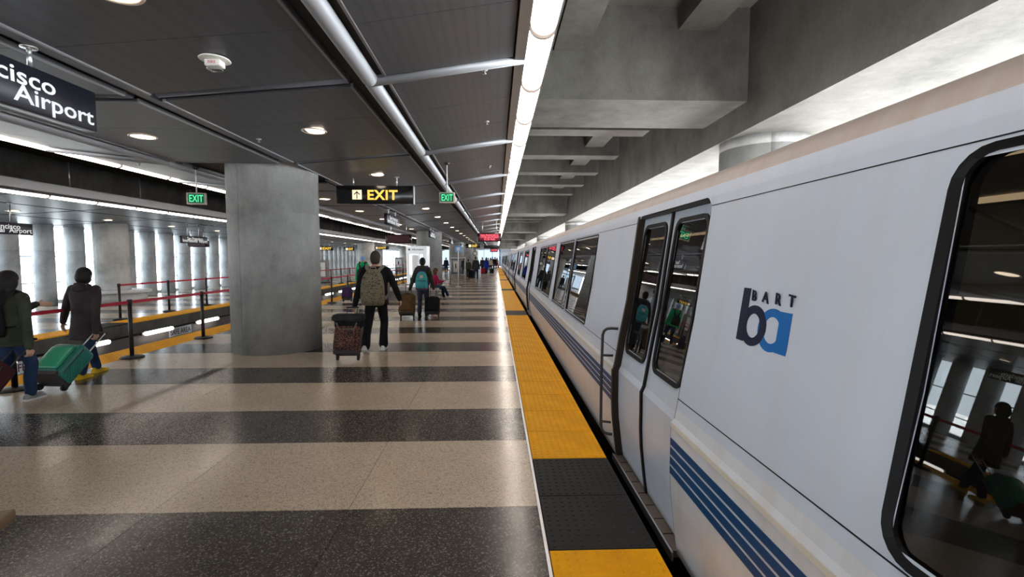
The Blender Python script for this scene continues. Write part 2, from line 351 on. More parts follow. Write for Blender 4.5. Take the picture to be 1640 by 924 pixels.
# left wall: round concrete fins with glazing between them
wl = struct(box('wall_left', 'concrete_pale', (-16.75, -16.15, Y0, Y1, -1.3, 0.10)))
box('head_beam', 'concrete_col', (-16.75, -15.9, Y0, Y1, 2.80, 5.75), wl)
ORD9 = ['first', 'second', 'third', 'fourth', 'fifth', 'sixth', 'seventh', 'eighth', 'ninth']; fin = None; y = -4.0; FINL = 'round pale concrete fin in the long window wall across the tracks'
while y < 66:
    if fin is None:
        fin = column('window_fin', FINL, -15.7, y, 0.29, 2.80, 'concrete_fin', 'round fins of the window wall', (1.9,), 28)
    else:
        c = fin.copy(); COL.objects.link(c); c.location.y = y
        if 20.3 < y < 28.5: c['label'] = '%s round concrete window fin to the right of the thick column with the bench' % ORD9[int((y - 20.3) / 1.24)]
        elif 14.0 < y < 19.8: c['label'] = '%s round concrete window fin to the left of the thick column with the bench' % ORD9[int((19.8 - y) / 1.24)]
    y += 1.24
gl = link('window_1', None); struct(gl)
y = -4.0
for k in range(40):
    yy = -4.62 + 2.48 * k
    if yy > 93: break
    box('pane', 'glass', (-16.46, -16.44, yy + 0.03, yy + 2.45, 0.10, 2.80), gl)
    box('mullion', 'mullion', (-16.5, -16.4, yy - 0.03, yy + 0.03, 0.10, 2.80), gl)
for z in (0.75, 1.70): box('transom', 'mullion', (-16.5, -16.4, Y0, Y1, z - 0.02, z + 0.02), gl)
column('round_column', 'thick round column standing out before the fins, with a white bench around its foot', -14.2, 18.1, 0.52, 2.95, 'concrete_pale')
column('round_column', 'thick pale round column far across the tracks, left of the bright opening', -12.0, 44.5, 0.75, 3.05, 'concrete_pale')
column('round_column', 'thick pale round column far across the tracks, right of the bright opening', -13.0, 68.0, 0.7, 2.95, 'concrete_pale')
# end wall
we = struct(link('window_2', None))
for i in range(10):
    x = -16 + i * 1.7
    box('pane', 'glass_dim', (x + 0.04, x + 1.66, Y1 + 0.1, Y1 + 0.12, 0.3, 3.3), we); box('mullion', 'mullion', (x - 0.05, x + 0.05, Y1, Y1 + 0.2, 0, 3.4), we)
box('sill', 'concrete', (-16, 1.0, Y1, Y1 + 0.3, 0, 0.3), we); box('lintel', 'concrete', (-16, 1.0, Y1, Y1 + 0.3, 3.3, 5.75), we)

wd = struct(box('wall_end', 'slate', (0.95, 20, 131, 132, -1.3, 9)))
box('band', 'dark_metal', (0.95, 20, 130.9, 131, 3.2, 4.6), wd); box('window', 'glass_dim', (3.5, 6.0, 130.9, 131.0, 1.2, 2.8), wd)

# ------------------------------------------------------------------ ceiling of the platform
PROF = [(-7.20, 3.40), (-5.25, 3.18), (-3.35, 3.17), (-1.235, 3.355), (0.30, 3.60)]
def cz(x):
    for (a, za), (b, zb) in zip(PROF[:-1], PROF[1:]):
        if x <= b: return za + (zb - za) * (x - a) / (b - a)
    return PROF[-1][1] + (x - 0.30) * 0.16
ceil = struct(MB().rings([[(x, Y0, cz(x) + dz) for x, dz in ((-7.2, .07), (-5.25, .09), (-3.35, .09), (-1.235, .09), (.3, .07), (.3, .16), (-1.235, .2), (-3.35, .2), (-5.25, .2), (-7.2, .16))],
                          [(x, Y1, cz(x) + dz) for x, dz in ((-7.2, .07), (-5.25, .09), (-3.35, .09), (-1.235, .09), (.3, .07), (.3, .16), (-1.235, .2), (-3.35, .2), (-5.25, .2), (-7.2, .16))]], True, False).build('ceiling', 'ceil_back'))
fixn(ceil)
BAYS = [(-6.95, -5.40), (-5.12, -3.46), (-3.25, -1.40), (-1.06, 0.17)]
SEAM0, MOD = 4.76, 3.15
memo = {}
def panel(bay, y0, ln):
    x0, x1 = BAYS[bay]; key = (bay, round(ln, 3))
    if key not in memo:
        memo[key] = MB().add([(x0, 0, cz(x0)), (x1, 0, cz(x1)), (x1, ln, cz(x1)), (x0, ln, cz(x0)), (x0, 0, cz(x0) + .03), (x1, 0, cz(x1) + .03), (x1, ln, cz(x1) + .03), (x0, ln, cz(x0) + .03)],
                             [(0, 3, 2, 1), (4, 5, 6, 7), (0, 1, 5, 4), (1, 2, 6, 5), (2, 3, 7, 6), (3, 0, 4, 7)]).mesh('ceiling_panel', 'ceil_panel')
    link('ceiling_panel', memo[key], ceil, (0, y0, 0))
ctube = {}
for k in range(-5, 29):
    ys = SEAM0 + MOD * k
    for bay, (x0, x1) in enumerate(BAYS):
        g = 0.10 if bay in (1, 2) else 0.07
        a, b = ys + g, ys + MOD - g
        col_hit = bay == 1 and any(a < 8.8 + 20 * q + 0.9 and b > 8.8 + 20 * q - 0.9 for q in range(5))
        if k < 7:
            L = (b - a) / 3
            for q in range(3):
                if col_hit and any(abs(a + (q + .5) * L - (8.8 + 20 * s_)) < 0.75 + L / 2 - 0.02 for s_ in range(5)): continue
                panel(bay, a + q * L + 0.003, L - 0.006)
        elif not col_hit: panel(bay, a, b - a)
        # cross tube in the gap
        if bay not in ctube:
            if bay in (0, 3): p0, p1, dz, r = x0 - 0.16, x1 + 0.16, -0.005, 0.05
            else: p0, p1, dz, r = x0 + 0.02, x1 - 0.02, 0.055, 0.055
            ctube[bay] = MB().cyl((p0, 0, cz(p0) + dz), (p1, 0, cz(p1) + dz), r, n=14).mesh('cross_tube', 'tube_metal' if bay in (0, 3) else 'groove_blue')
        if not (bay == 1 and any(abs(ys - (8.8 + 20 * q)) < 0.8 for q in range(5))): link('cross_tube', ctube[bay], ceil, (0, ys, 0))
    # long round tubes at the panel joints
    if 'L' not in ctube:
        ctube['L'] = MB().tube([(0, 0.06, 0), (0, MOD - 0.06, 0)], 0.075, 16, True).mesh('long_tube', 'tube_metal')
        ctube['T'] = MB().box(-0.012, 0.012, 0.09, MOD - 0.09, -0.012, 0.03).mesh('edge_trim', 'ceil_trim')
    for x in (-1.205, -5.27): link('long_tube', ctube['L'], ceil, (x, ys, cz(x) + 0.005))
    for x in (-1.415, -3.475, -3.235, -1.05, -5.10, -5.42):
        if x == -3.475 and any(ys < 8.8 + 20 * q + .75 and ys + MOD > 8.8 + 20 * q - .75 for q in range(5)): continue
        link('edge_trim', ctube['T'], ceil, (x, ys, cz(x)))
box('groove_channel', 'groove_blue', (-3.40, -3.30, Y0, 7.9, cz(-3.35) + 0.02, cz(-3.35) + 0.09), ceil)
for y in (9.7, 29.7, 49.7, 69.7): box('groove_channel', 'groove_blue', (-3.40, -3.30, y, y + 18.2, cz(-3.35) + 0.02, cz(-3.35) + 0.09), ceil)
box('fascia', 'ceil_trim', (0.19, 0.285, Y0, Y1, 3.56, 3.86), ceil); box('fascia', 'ceil_trim', (-6.98, -6.95, Y0, Y1, 3.41, 3.60), ceil)
box('light_housing', 'dark_metal', (0.30, 0.55, Y0, 88, 3.66, 3.86), ceil); box('light_housing', 'dark_metal', (-7.26, -6.99, Y0, 88, 3.43, 3.6), ceil)
# far platform ceiling
fc = struct(MB().add([(-10.35, Y0, 3.14), (-15.9, Y0, 2.80), (-15.9, Y1, 2.80), (-10.35, Y1, 3.14), (-10.35, Y0, 3.34), (-15.9, Y0, 3.2), (-15.9, Y1, 3.2), (-10.35, Y1, 3.34)],
                 [(0, 1, 2, 3), (4, 7, 6, 5), (0, 4, 5, 1), (1, 5, 6, 2), (2, 6, 7, 3), (3, 7, 4, 0)]).build('ceiling', 'ceil_back'))
FX = [(-10.42, -12.0), (-12.1, -13.9), (-14.0, -15.85)]
fz = lambda x: 3.14 - 0.34 * (-10.35 - x) / 5.55
for k in range(-5, 29):
    ys = SEAM0 + MOD * k
    for q, (a, b) in enumerate(FX):
        if ('f', q) not in memo:
            memo['f', q] = MB().add([(a, .05, fz(a) - .03), (b, .05, fz(b) - .03), (b, MOD - .05, fz(b) - .03), (a, MOD - .05, fz(a) - .03), (a, .05, fz(a) - .005), (b, .05, fz(b) - .005), (b, MOD - .05, fz(b) - .005), (a, MOD - .05, fz(a) - .005)],
                                    [(0, 1, 2, 3), (4, 7, 6, 5), (0, 4, 5, 1), (1, 5, 6, 2), (2, 6, 7, 3), (3, 7, 4, 0)]).mesh('ceiling_panel', 'ceil_panel')
        link('ceiling_panel', memo['f', q], fc, (0, ys, 0))
box('fascia', 'ceil_trim', (-10.36, -10.28, Y0, Y1, 3.16, 3.36), fc); box('light_housing', 'dark_metal', (-10.62, -10.36, Y0, 88, 3.105, 3.14), fc)
hr = MB().cyl((0, 0, 0), (0, 0, 0.64), 0.018, n=8).mesh('hanger_rod', 'steel')
for k in range(14): link('hanger_rod', hr, fc, (-10.32, 7.4 + k * 2.3, 3.34))

# ------------------------------------------------------------------ lamps
def lamp_mesh(r, ln):
    rg = []
    for y, s_ in ((0.0, 0.35), (0.006, 0.60), (0.02, 0.84), (0.045, 0.97), (0.08, 1.0), (ln - 0.08, 1.0), (ln - 0.045, 0.97), (ln - 0.02, 0.84), (ln - 0.006, 0.60), (ln, 0.35)):
        rg.append([(r * s_ * math.cos(PI + PI * i / 12), y, r * 0.85 * s_ * math.sin(PI + PI * i / 12)) for i in range(13)] + [(r * s_, y, 0.03), (-r * s_, y, 0.03)])
    return MB().rings(rg, True, True)
ORD = ['first', 'second', 'third', 'fourth', 'fifth', 'sixth', 'seventh', 'eighth', 'ninth', 'tenth', 'eleventh', 'twelfth']
def lamp_row(x, z, r, y0, n, label, group, k0=99, fmt=''):
    lm = thing('tube_light', label, 'light', (x, y0, z), 0, group)
    fixn(lamp_mesh(r, 1.32).build('diffuser', 'lamp', lm))
    for y in (-0.012, 1.322): fixn(MB().rings([[(r * 1.05 * math.cos(PI + PI * i / 12), y + q, r * 0.90 * math.sin(PI + PI * i / 12)) for i in range(13)] + [(r * 1.05, y + q, 0.03), (-r * 1.05, y + q, 0.03)] for q in (0, 0.010)], True, True).build('end_cap', 'lamp_cap', lm))
    for k in range(1, n):
        c = copy_tree(lm); c.location.y = y0 + 1.345 * k
        if 0 <= k - k0 < 12: c['label'] = fmt % ORD[k - k0]
lamp_row(0.415, 3.655, 0.112, -2.45, 66, 'ribbed fluorescent light in the row above the yellow edge beside the train', 'lights above the train platform edge', 4, '%s ribbed fluorescent light from the top photo edge, above the yellow edge')
lamp_row(-7.12, 3.40, 0.062, 1.3, 60, 'fluorescent light in the upper row along the left canopy edge', 'lights along the left canopy edge', 4, '%s fluorescent light from the left photo edge, upper row over the far track')
lamp_row(-10.50, 3.10, 0.062, 4.9, 58, 'fluorescent light in the lower row, at the far platform ceiling edge', 'lights at the far platform ceiling edge', 3, '%s fluorescent light from the left photo edge, lower row over the far track')
tl = None
for k in range(22):
    y = 8.4 + 2.25 * k
    if tl is None:
        tl = thing('track_light', 'glowing white tube light fixed below the far platform lip', 'light', (-9.34, y, -0.37), 0, 'tube lights below the far platform lip')
        MB().tube([(0, 0, 0), (0, 1.0, 0)], 0.055, 12, True).build('tube', 'lamp_track', tl)
        MB().box(-0.12, -0.06, -0.06, 1.06, -0.04, 0.06).build('bracket', 'black', tl)
    else:
        c = copy_tree(tl); c.location.y = y
        if k < 4: c['label'] = ['', 'glowing tube light on the track wall, behind the person in the brown coat', 'glowing tube light on the track wall, between the two near belt posts', 'glowing tube light on the track wall, touching the near column edge'][k]
cp = tag(MB().tube([(-9.475, 3, -0.375), (-9.475, 60, -0.375)], 0.022, 8).build('conduit_pipe', 'black'), 'thin black conduit running along the track wall between the tube lights', 'pipe')
def downlight(x, y, z, label, group, proto=[None]):
    if proto[0] is None:
        t = thing('downlight', label, 'light', (x, y, z), 0, group)
        MB().rings([[(r * math.cos(2 * PI * k / 28), r * math.sin(2 * PI * k / 28), z) for k in range(28)] for r, z in ((0.125, 0.0), (0.153, 0.0), (0.156, -0.006), (0.15, -0.012), (0.135, -0.011), (0.122, 0.0), (0.125, 0.0))], False).build('rim', 'reflector', t)
        MB().lathe([(0.001, -0.006), (0.125, -0.003), (0.125, 0.0), (0.001, 0.0)], 24).build('bulb', 'downlight', t); proto[0] = t
        fixn(t.children[0])
    else:
        t = copy_tree(proto[0]); t.location = (x, y, z); tag(t, label, 'light', group)
    return t
for k in range(-1, 24):
    y = 3.05 + 3.17 * k
    near = {0: 'round recessed downlight cut by the top edge of the photo', 1: 'round recessed downlight above and left of the black exit sign'}
    downlight(-2.30, y, cz(-2.30) - 0.004, near.get(k, 'small recessed downlight in the ceiling row beyond the exit sign'), 'downlights right of the ceiling groove')
    near = {1: 'round recessed downlight between the airport sign and the near column'}
    if not any(abs(y - 8.8 - 20 * q) < 1.2 for q in range(5)): downlight(-4.42, y, cz(-4.42) - 0.004, near.get(k, 'small recessed downlight in the ceiling left of the groove'), 'downlights left of the ceiling groove')
    downlight(-13.2, y + 1.0, fz(-13.2) - 0.034, 'small recessed downlight in the far platform ceiling', 'far platform downlights')

# ================================================================== TRAIN
TP = [(-0.05, 1.04), (0.1, 1.02), (0.3, 0.997), (0.44, 0.99), (0.70, 0.99), (0.725, 0.992), (0.745, 1.010), (0.85, 1.028), (1.0, 1.052), (1.3, 1.108), (1.99, 1.20), (2.05, 1.212)]
def px_(z):
    if z <= TP[0][0]: return TP[0][1]
    for (a, xa), (b, xb) in zip(TP[:-1], TP[1:]):
        if z <= b: return xa + (xb - xa) * (z - a) / (b - a)
    return TP[-1][1]
XC = 2.60
ZS = [-0.05, 0.02, 0.1, 0.2, 0.3, 0.37, 0.44, 0.57, 0.70, 0.725, 0.745, 0.80]
ZU = [0.80, 0.85, 0.92, 1.0, 1.15, 1.3, 1.5, 1.7, 1.88, 1.95, 1.99, 2.05]
HALF = 10.62
def rrect(y0, y1, z0, z1, r, n=5):
    p = []
    for cy, czz, a0 in ((y1 - r, z1 - r, 0), (y0 + r, z1 - r, PI / 2), (y0 + r, z0 + r, PI), (y1 - r, z0 + r, 1.5 * PI)):
        for i in range(n + 1): a = a0 + PI / 2 * i / n; p.append((cy + r * math.cos(a), czz + r * math.sin(a)))
    return p
def ring_on_side(outer, inner, off0, off1, sgn):   # frame between two outlines, lying on the car side
    X = (lambda z, d: px_(z) + d) if sgn > 0 else (lambda z, d: 2 * XC - px_(z) - d)
    n = len(outer); b = MB()
    rg = [[(X(z, 0.02), y, z) for y, z in outer], [(X(z, off0), y, z) for y, z in outer], [(X(z, off1), y, z) for y, z in inner], [(X(z, 0.05), y, z) for y, z in inner]]
    b.rings(rg, False, False); return b
def pane_on_side(poly, d, sgn, th=0.006):
    X = (lambda z, q: px_(z) + q) if sgn > 0 else (lambda z, q: 2 * XC - px_(z) - q)
    zs = [p[1] for p in poly]
    return MB().prism(poly, lambda y, z: (X(z, d), y, z), lambda y, z: (X(z, d + th), y, z))
DOORS = [(-6.35, -5.0), (5.0, 6.35)]
WINS = [(-10.0, -7.75, 0.026), (-3.5, -1.95, 0.022), (-1.83, -0.28, 0.022), (0.28, 1.83, 0.022), (1.95, 3.5, 0.022), (7.75, 10.0, 0.026)]
WZ0, WZ1 = 0.87, 1.925
def side_cells(zlist, holes, sgn, ya=-HALF, yb=HALF):
    X = (lambda z: px_(z)) if sgn > 0 else (lambda z: 2 * XC - px_(z))
    ys = sorted({ya, yb} | {q for h in holes for q in h[:2] if ya < q < yb}); b = MB()
    zl = sorted(set(zlist) | {q for h in holes for q in h[2:4] if zlist[0] < q < zlist[-1]})
    for y0, y1 in zip(ys[:-1], ys[1:]):
        for z0, z1 in zip(zl[:-1], zl[1:]):
            ym, zm = (y0 + y1) / 2, (z0 + z1) / 2
            if any(h[0] < ym < h[1] and h[2] < zm < h[3] for h in holes): continue
            b.add([(X(z0), y0, z0), (X(z0), y1, z0), (X(z1), y1, z1), (X(z1), y0, z1)], [(0, 1, 2, 3) if sgn < 0 else (0, 3, 2, 1)])
    return b
car = thing('train_car', 'nearest white train car, with blue stripes and a navy and blue logo', 'train car', (0, 8.95, 0))
for sgn in (1, -1):
    holes = [(a + 0.03, b - 0.03, WZ0 + 0.03, WZ1 - 0.03) for a, b, _ in WINS] + ([(a, b, -0.1, 1.99) for a, b in DOORS] if sgn > 0 else [])
    if sgn > 0:
        for a_, b_ in ((-HALF, -6.35), (-5.0, 5.0), (6.35, HALF)): side_cells(ZS, holes, sgn, a_, b_).build('lower_side', 'train_low', car)
    else: side_cells(ZS, holes, sgn).build('lower_side', 'train_low', car)
    side_cells(ZU, holes, sgn).build('upper_side', 'train_white', car)
# roof, ends, underframe
RP = [(2.05, 1.212), (2.10, 1.235), (2.14, 1.275), (2.175, 1.36), (2.21, 1.47), (2.26, 1.62), (2.35, 1.95), (2.40, 2.25), (2.42, 2.6)]
rp = RP + [(z, 2 * XC - x) for z, x in reversed(RP[:-1])]
for nm, mt, seg in (('roof_shoulder', 'train_roof', rp[:6]), ('roof_top', 'roof_alu', rp[5:-5]), ('roof_shoulder', 'train_roof', rp[-6:])):
    MB().rings([[(x, -HALF, z) for z, x in seg], [(x, HALF, z) for z, x in seg]], False, True, False).build(nm, mt, car)
for y0, y1 in ((-HALF, -HALF + 0.02), (HALF - 0.02, HALF)):
    pl = [(px_(z), z) for z in (-0.05, 0.2, 0.44, 0.7, 0.745, 1.0, 1.3, 2.05)] + [(x, z) for z, x in rp[1:-1]] + [(2 * XC - px_(z), z) for z in (2.05, 1.3, 1.0, 0.745, 0.7, 0.44, 0.2, -0.05)]
    fixn(MB().prism(pl, lambda x, z: (x, y0, z), lambda x, z: (x, y1, z)).build('end_wall', 'train_white', car))
box('diaphragm', 'rubber', (1.5, 3.7, HALF, HALF + 0.26, -0.05, 2.15), car)
box('underframe', 'under', (1.10, 4.10, -HALF, HALF, -0.50, -0.05), car)
for y in (-7.2, 7.2): box('bogie', 'under', (1.5, 3.7, y - 1.4, y + 1.4, -0.97, -0.5), car)
# panel seams and belt moulding
def line_on_side(name, mat, y0, y1, z0, z1, d, par):
    zs = [z0, z1]; return MB().prism([(y0, z0), (y1, z0), (y1, z1), (y0, z1)], lambda y, z: (px_(z) + 0.004, y, z), lambda y, z: (px_(z) - d, y, z)).build(name, mat, par)
SPANS = [(-HALF, -6.35), (-5.0, 5.0), (6.35, HALF)]
for a, b in SPANS:
    line_on_side('seam', 'rubber', a, b, 0.853, 0.858, 0.0012, car)
    line_on_side('seam', 'rubber', a, b, 1.936, 1.940, 0.0012, car)
    line_on_side('belt_moulding', 'belt_highlight', a, b, 0.700, 0.722, 0.004, car)  # small ridge, its highlight painted in as cream
    for z in (0.430, 0.485, 0.540, 0.595): line_on_side('stripe', 'stripe_blue', a, b, z, z + 0.040, 0.003, car)
# windows
for sgn in (1, -1):
    for a, b, fw in WINS:
        r = 0.10 if fw > 0.025 else 0.03
        fr = fixn(ring_on_side(rrect(a, b, WZ0, WZ1, r), rrect(a + fw, b - fw, WZ0 + fw * .8, WZ1 - fw * .8, r * 0.75), -0.006 if fw < .025 else -0.012, -0.002, sgn).build('window_frame', 'rubber', car))
        fixn(pane_on_side(rrect(a + 0.01, b - 0.01, WZ0 + 0.01, WZ1 - 0.01, r), 0.012, sgn).build('window_pane', 'car_glass', car))
# doors
for a, b in DOORS:
    mid = (a + b) / 2
    X = lambda z, d: px_(z) + d
    zz = [-0.03, 0.1, 0.3, 0.44, 0.7, 0.745, 0.85, 1.0, 1.3, 1.7, 1.99]
    # reveals: jambs and header
    for y, s_ in ((a, 0.35), (b, -1)):
        jb = MB().prism([(px_(z) - (0.008 if s_ < 0 else -0.002), z) for z in zz] + [(px_(z) + 0.11, z) for z in reversed(zz)], lambda x, z: (x, y - 0.012 * s_, z), lambda x, z: (x, y + 0.03 * s_, z)).build('door_jamb', 'jamb', car); fixn(jb)
    box('door_header', 'rubber', (1.205, 1.32, a, b, 1.965, 2.01), car)
    for cyy, s_ in ((a, 1), (b, -1)):     # rounded upper corners of the opening
        pl = [(cyy, 1.992)] + [(cyy + s_ * (0.09 - 0.09 * math.cos(t)), 1.992 - 0.09 + 0.09 * math.sin(t)) for t in [PI / 2 * i / 6 for i in range(7)]][::-1]
        fixn(MB().prism(pl, lambda y, z: (px_(z) - 0.002, y, z), lambda y, z: (px_(z) + 0.02, y, z)).build('corner_fillet', 'train_white', car))
    th = MB(); th.box(1.012, 1.17, a, b, -0.075, -0.035); fixn(th.build('threshold', 'tread', car))
    box('threshold_nosing', 'steel', (1.002, 1.013, a - 0.02, b + 0.02, -0.085, -0.033), car)
    for q in range(1, 8): box('tread_gap', 'rubber', (1.02, 1.09, a + q * (b - a) / 8 - 0.004, a + q * (b - a) / 8 + 0.004, -0.036, -0.033), car)
    for y0, y1, wy0, wy1 in ((a, mid, a + 0.09, mid - 0.09), (mid, b, mid + 0.09, b - 0.09)):
        off = 0.045; ya, yb = y0 + 0.008, y1 - 0.008
        wz0, wz1 = 0.885, 1.90
        hole = (wy0 + 0.02, wy1 - 0.02, wz0 + 0.02, wz1 - 0.02)
        ysl = [ya, hole[0], hole[1], yb]; zl = sorted(set(zz) | {hole[2], hole[3]}); m_ = MB()
        for p, q in zip(ysl[:-1], ysl[1:]):
            for z0, z1 in zip(zl[:-1], zl[1:]):
                if hole[0] < (p + q) / 2 < hole[1] and hole[2] < (z0 + z1) / 2 < hole[3]: continue
                xa, xb = (0.99 if z0 < 0.735 else px_(z0) - 0.02) + off, (0.99 if z1 < 0.735 else px_(z1) - 0.02) + off
                m_.add([(X(z0, off), p, z0), (X(z0, off), q, z0), (X(z1, off), q, z1), (X(z1, off), p, z1)], [(0, 3, 2, 1)], True)
        leaf = m_.build('door_leaf', 'train_door', car)
        o_, i_ = rrect(wy0 - 0.012, wy1 + 0.012, wz0 - 0.012, wz1 + 0.012, 0.085), rrect(wy0 + 0.016, wy1 - 0.016, wz0 + 0.016, wz1 - 0.016, 0.065)
        n_o = len(o_)
        fixn(MB().rings([[(X(z, off + 0.01), y, z) for y, z in o_], [(X(z, off - 0.012), y, z) for y, z in o_], [(X(z, off - 0.010), y, z) for y, z in i_], [(X(z, off + 0.02), y, z) for y, z in i_]], False, False).build('window_frame', 'rubber', leaf))
        fixn(MB().prism(i_, lambda y, z: (X(z, off + 0.004), y, z), lambda y, z: (X(z, off + 0.010), y, z)).build('window_pane', 'car_glass', leaf))
    ed = MB().prism([(px_(z) + 0.030, z) for z in zz] + [(px_(z) + 0.10, z) for z in reversed(zz)], lambda x, z: (x, mid - 0.016, z), lambda x, z: (x, mid + 0.016, z)).build('door_edge_rubber', 'rubber', car); fixn(ed)
    # outside hand rail on the far side of the door, kick plate
    if a < 0:
        hp = [(px_(1.03) - 0.002, b + 0.085, 1.04), (1.0, b + 0.098, 1.042), (0.965, b + 0.115, 1.035), (0.943, b + 0.126, 1.015), (0.932, b + 0.132, 0.98), (0.925, b + 0.135, 0.6), (0.925, b + 0.13, 0.18), (0.931, b + 0.126, 0.14), (0.95, b + 0.118, 0.115), (0.98, b + 0.106, 0.105), (px_(0.1), b + 0.095, 0.105)]
        MB().tube(hp, 0.0125, 10).build('hand_rail', 'dark_metal', car)
        MB().cyl((0.930, b + 0.133, 0.80), (1.03, b + 0.11, 0.80), 0.011, n=8).build('rail_bracket', 'dark_metal', car)
        MB().cyl((0.928, b + 0.13, 0.21), (1.02, b + 0.10, 0.21), 0.011, n=8).build('rail_bracket', 'dark_metal', car)
# logo: joined b and a, with the small word above; laid flat on the side
LY = lambda px: 2.12 - 8.95 - (px - 1183) / (1268 - 1183) * 0.36     # along the car
def logo_shape(name, mat, poly, d=0.0022):
    return fixn(MB().prism(poly, lambda y, z: (px_(z) + 0.003, y, z), lambda y, z: (px_(z) - d, y, z)).build(name, mat, car))
def strip_ring(cy, czz, ro_y, ro_z, ri_y, ri_z, name, mat, d, a0=0, a1=2 * PI, n=40):
    b = MB(); full = abs(a1 - a0 - 2 * PI) < 1e-6
    pts = [a0 + (a1 - a0) * i / n for i in range(n + (0 if full else 1))]
    def P(a, ry, rz, q): z = czz + rz * math.sin(a); return (px_(z) + q, cy - ry * math.cos(a), z)
    rg = [[P(a, ro_y, ro_z, 0.003) for a in pts], [P(a, ro_y, ro_z, -d) for a in pts], [P(a, ri_y, ri_z, -d) for a in pts], [P(a, ri_y, ri_z, 0.003) for a in pts]]
    b.rings(rg, False, False, full); return fixn(b.build(name, mat, car))
yl = 2.125 - 8.95
# letter b : stem + bowl
logo_shape('logo_letter', 'logo_navy', [(yl, 1.28), (yl - 0.058, 1.28), (yl - 0.058, 1.515), (yl, 1.515)], 0.0026)
strip_ring(yl - 0.118, 1.357, 0.098, 0.088, 0.052, 0.052, 'logo_letter', 'logo_navy', 0.0026)
# letter a : bowl + stem
strip_ring(yl - 0.255, 1.357, 0.098, 0.088, 0.056, 0.054, 'logo_letter', 'logo_blue', 0.0018)
logo_shape('logo_letter', 'logo_blue', [(yl - 0.298, 1.275), (yl - 0.372, 1.275), (yl - 0.372, 1.438), (yl - 0.298, 1.438)], 0.0018)
lt = math.atan2(px_(1.51) - px_(1.47), 0.04)
for ch, q in zip('BART', (0.088, 0.172, 0.262, 0.350)):
    o = text('logo_word', ch, 0.066, 'logo_navy', car, (px_(1.466) - 0.003, yl - q + 0.012, 1.466), (PI / 2 , lt, -PI / 2), 0.014)
# interior
box('cabin_floor', 'car_floor', (1.12, 4.05, -HALF + .1, HALF - .1, -0.05, -0.01), car); box('cabin_ceiling', 'car_ceiling', (1.3, 3.9, -HALF + .1, HALF - .1, 2.06, 2.09), car)
for x in (1.85, 3.35): box('cabin_light', 'car_lamp', (x - 0.06, x + 0.06, -9.5, 9.5, 2.03, 2.06), car)
box('cabin_wall', 'car_wall', (3.98, 4.02, -HALF + .1, HALF - .1, 0.0, 0.86), car); box('cabin_wall', 'car_wall', (3.93, 3.97, -HALF + .1, HALF - .1, 1.93, 2.06), car)
for a, b in ((-7.7, -3.55), (3.55, 7.7)): box('cabin_wall', 'car_wall', (3.93, 4.0, a, b, 0.86, 1.93), car)
seat = MB().rbox(-0.48, 0.48, -0.24, 0.22, 0.34, 0.46, 0.04, 2); seat.rbox(-0.48, 0.48, 0.12, 0.24, 0.42, 1.12, 0.04, 2); seat.box(-0.4, 0.4, -0.15, 0.15, 0, 0.34)
sme = seat.mesh('bench_seat', 'car_seat')
for x in (1.68, 3.45):
    for y in (-9.4, -8.4, -3.9, -2.9, -1.9, -0.9, 0.6, 1.6, 2.6, 3.6, 8.2, 9.2): link('bench_seat', sme, car, (x, y, -0.01))
for y in (-6.5, -4.85, 4.85, 6.5): box('windscreen', 'car_wall', (1.4, 2.1, y - 0.015, y + 0.015, 0.0, 1.55), car); MB().cyl((2.1, y, 0), (2.1, y, 2.06), 0.018, n=8).build('grab_pole', 'steel', car)
CARL = ['white commuter train car directly beyond the car with the logo', 'third white commuter train car from the camera', 'farthest white commuter train car']
for k in range(1, 4):
    c = copy_tree(car); c.location.y = 8.95 + 21.5 * k; tag(c, CARL[k - 1], 'train car')

# ================================================================== SIGNS AND FITTINGS
RX = (PI / 2, 0, 0); RSIDE = (PI / 2, 0, PI / 2)
def rods(par, pts, z0, z1, r=0.012, name='hanger_rod', mat='steel'):
    for x, y in pts:
        MB().cyl((x, y, z0), (x, y, z1), r, n=10).build(name, mat, par); MB().lathe([(0.0, 0), (0.05, 0), (0.05, -0.012), (0.0, -0.012)], 16, (x, y, z1)).build('ceiling_plate', mat, par)
def airport_sign(y1, label, x=-3.35, z0=2.69, z1=3.01, ztop=None, ln=1.92):
    ztop = ztop or cz(-3.35)
    t = thing('hanging_sign', label, 'sign', (x, y1, 0), 0, 'hanging station name signs')
    MB().rbox(-0.05, 0.05, -ln, 0, z0, z1, 0.006, 1).build('sign_box', 'sign_navy', t)
    text('lettering', 'San Francisco', 0.168, 'sign_white', t, (0.0505, -ln / 2, z1 - 0.15), RSIDE, 0.013, 'CENTER', 0.001, 1.19 * ln / 1.92)
    text('lettering', 'International  Airport', 0.168, 'sign_white', t, (0.0505, -ln / 2, z0 + 0.048), RSIDE, 0.013, 'CENTER', 0.001, 1.84 * ln / 1.92)
    rods(t, [(0, -0.5), (0, -ln + 0.4)], z1, ztop - 0.005, 0.016)
    return t
airport_sign(4.13, 'navy airport name sign with white letters, cut by the left edge of the photo')
airport_sign(16.6, 'small navy airport name sign hanging beyond the black exit sign')
airport_sign(26.2, 'navy airport name sign hanging before the column behind the kiosk')
airport_sign(37.2, 'third hanging airport name sign beyond the exit sign')
airport_sign(48.0, 'farthest hanging airport name sign along the groove')
airport_sign(12.75, 'dim airport name sign at the left photo edge, before the round fins', -12.0, 2.23, 2.52, fz(-12.0) - 0.03, 1.7)
airport_sign(20.2, 'small dim airport name sign across the tracks, left of the near column', -12.0, 2.22, 2.50, fz(-12.0) - 0.03, 1.6)
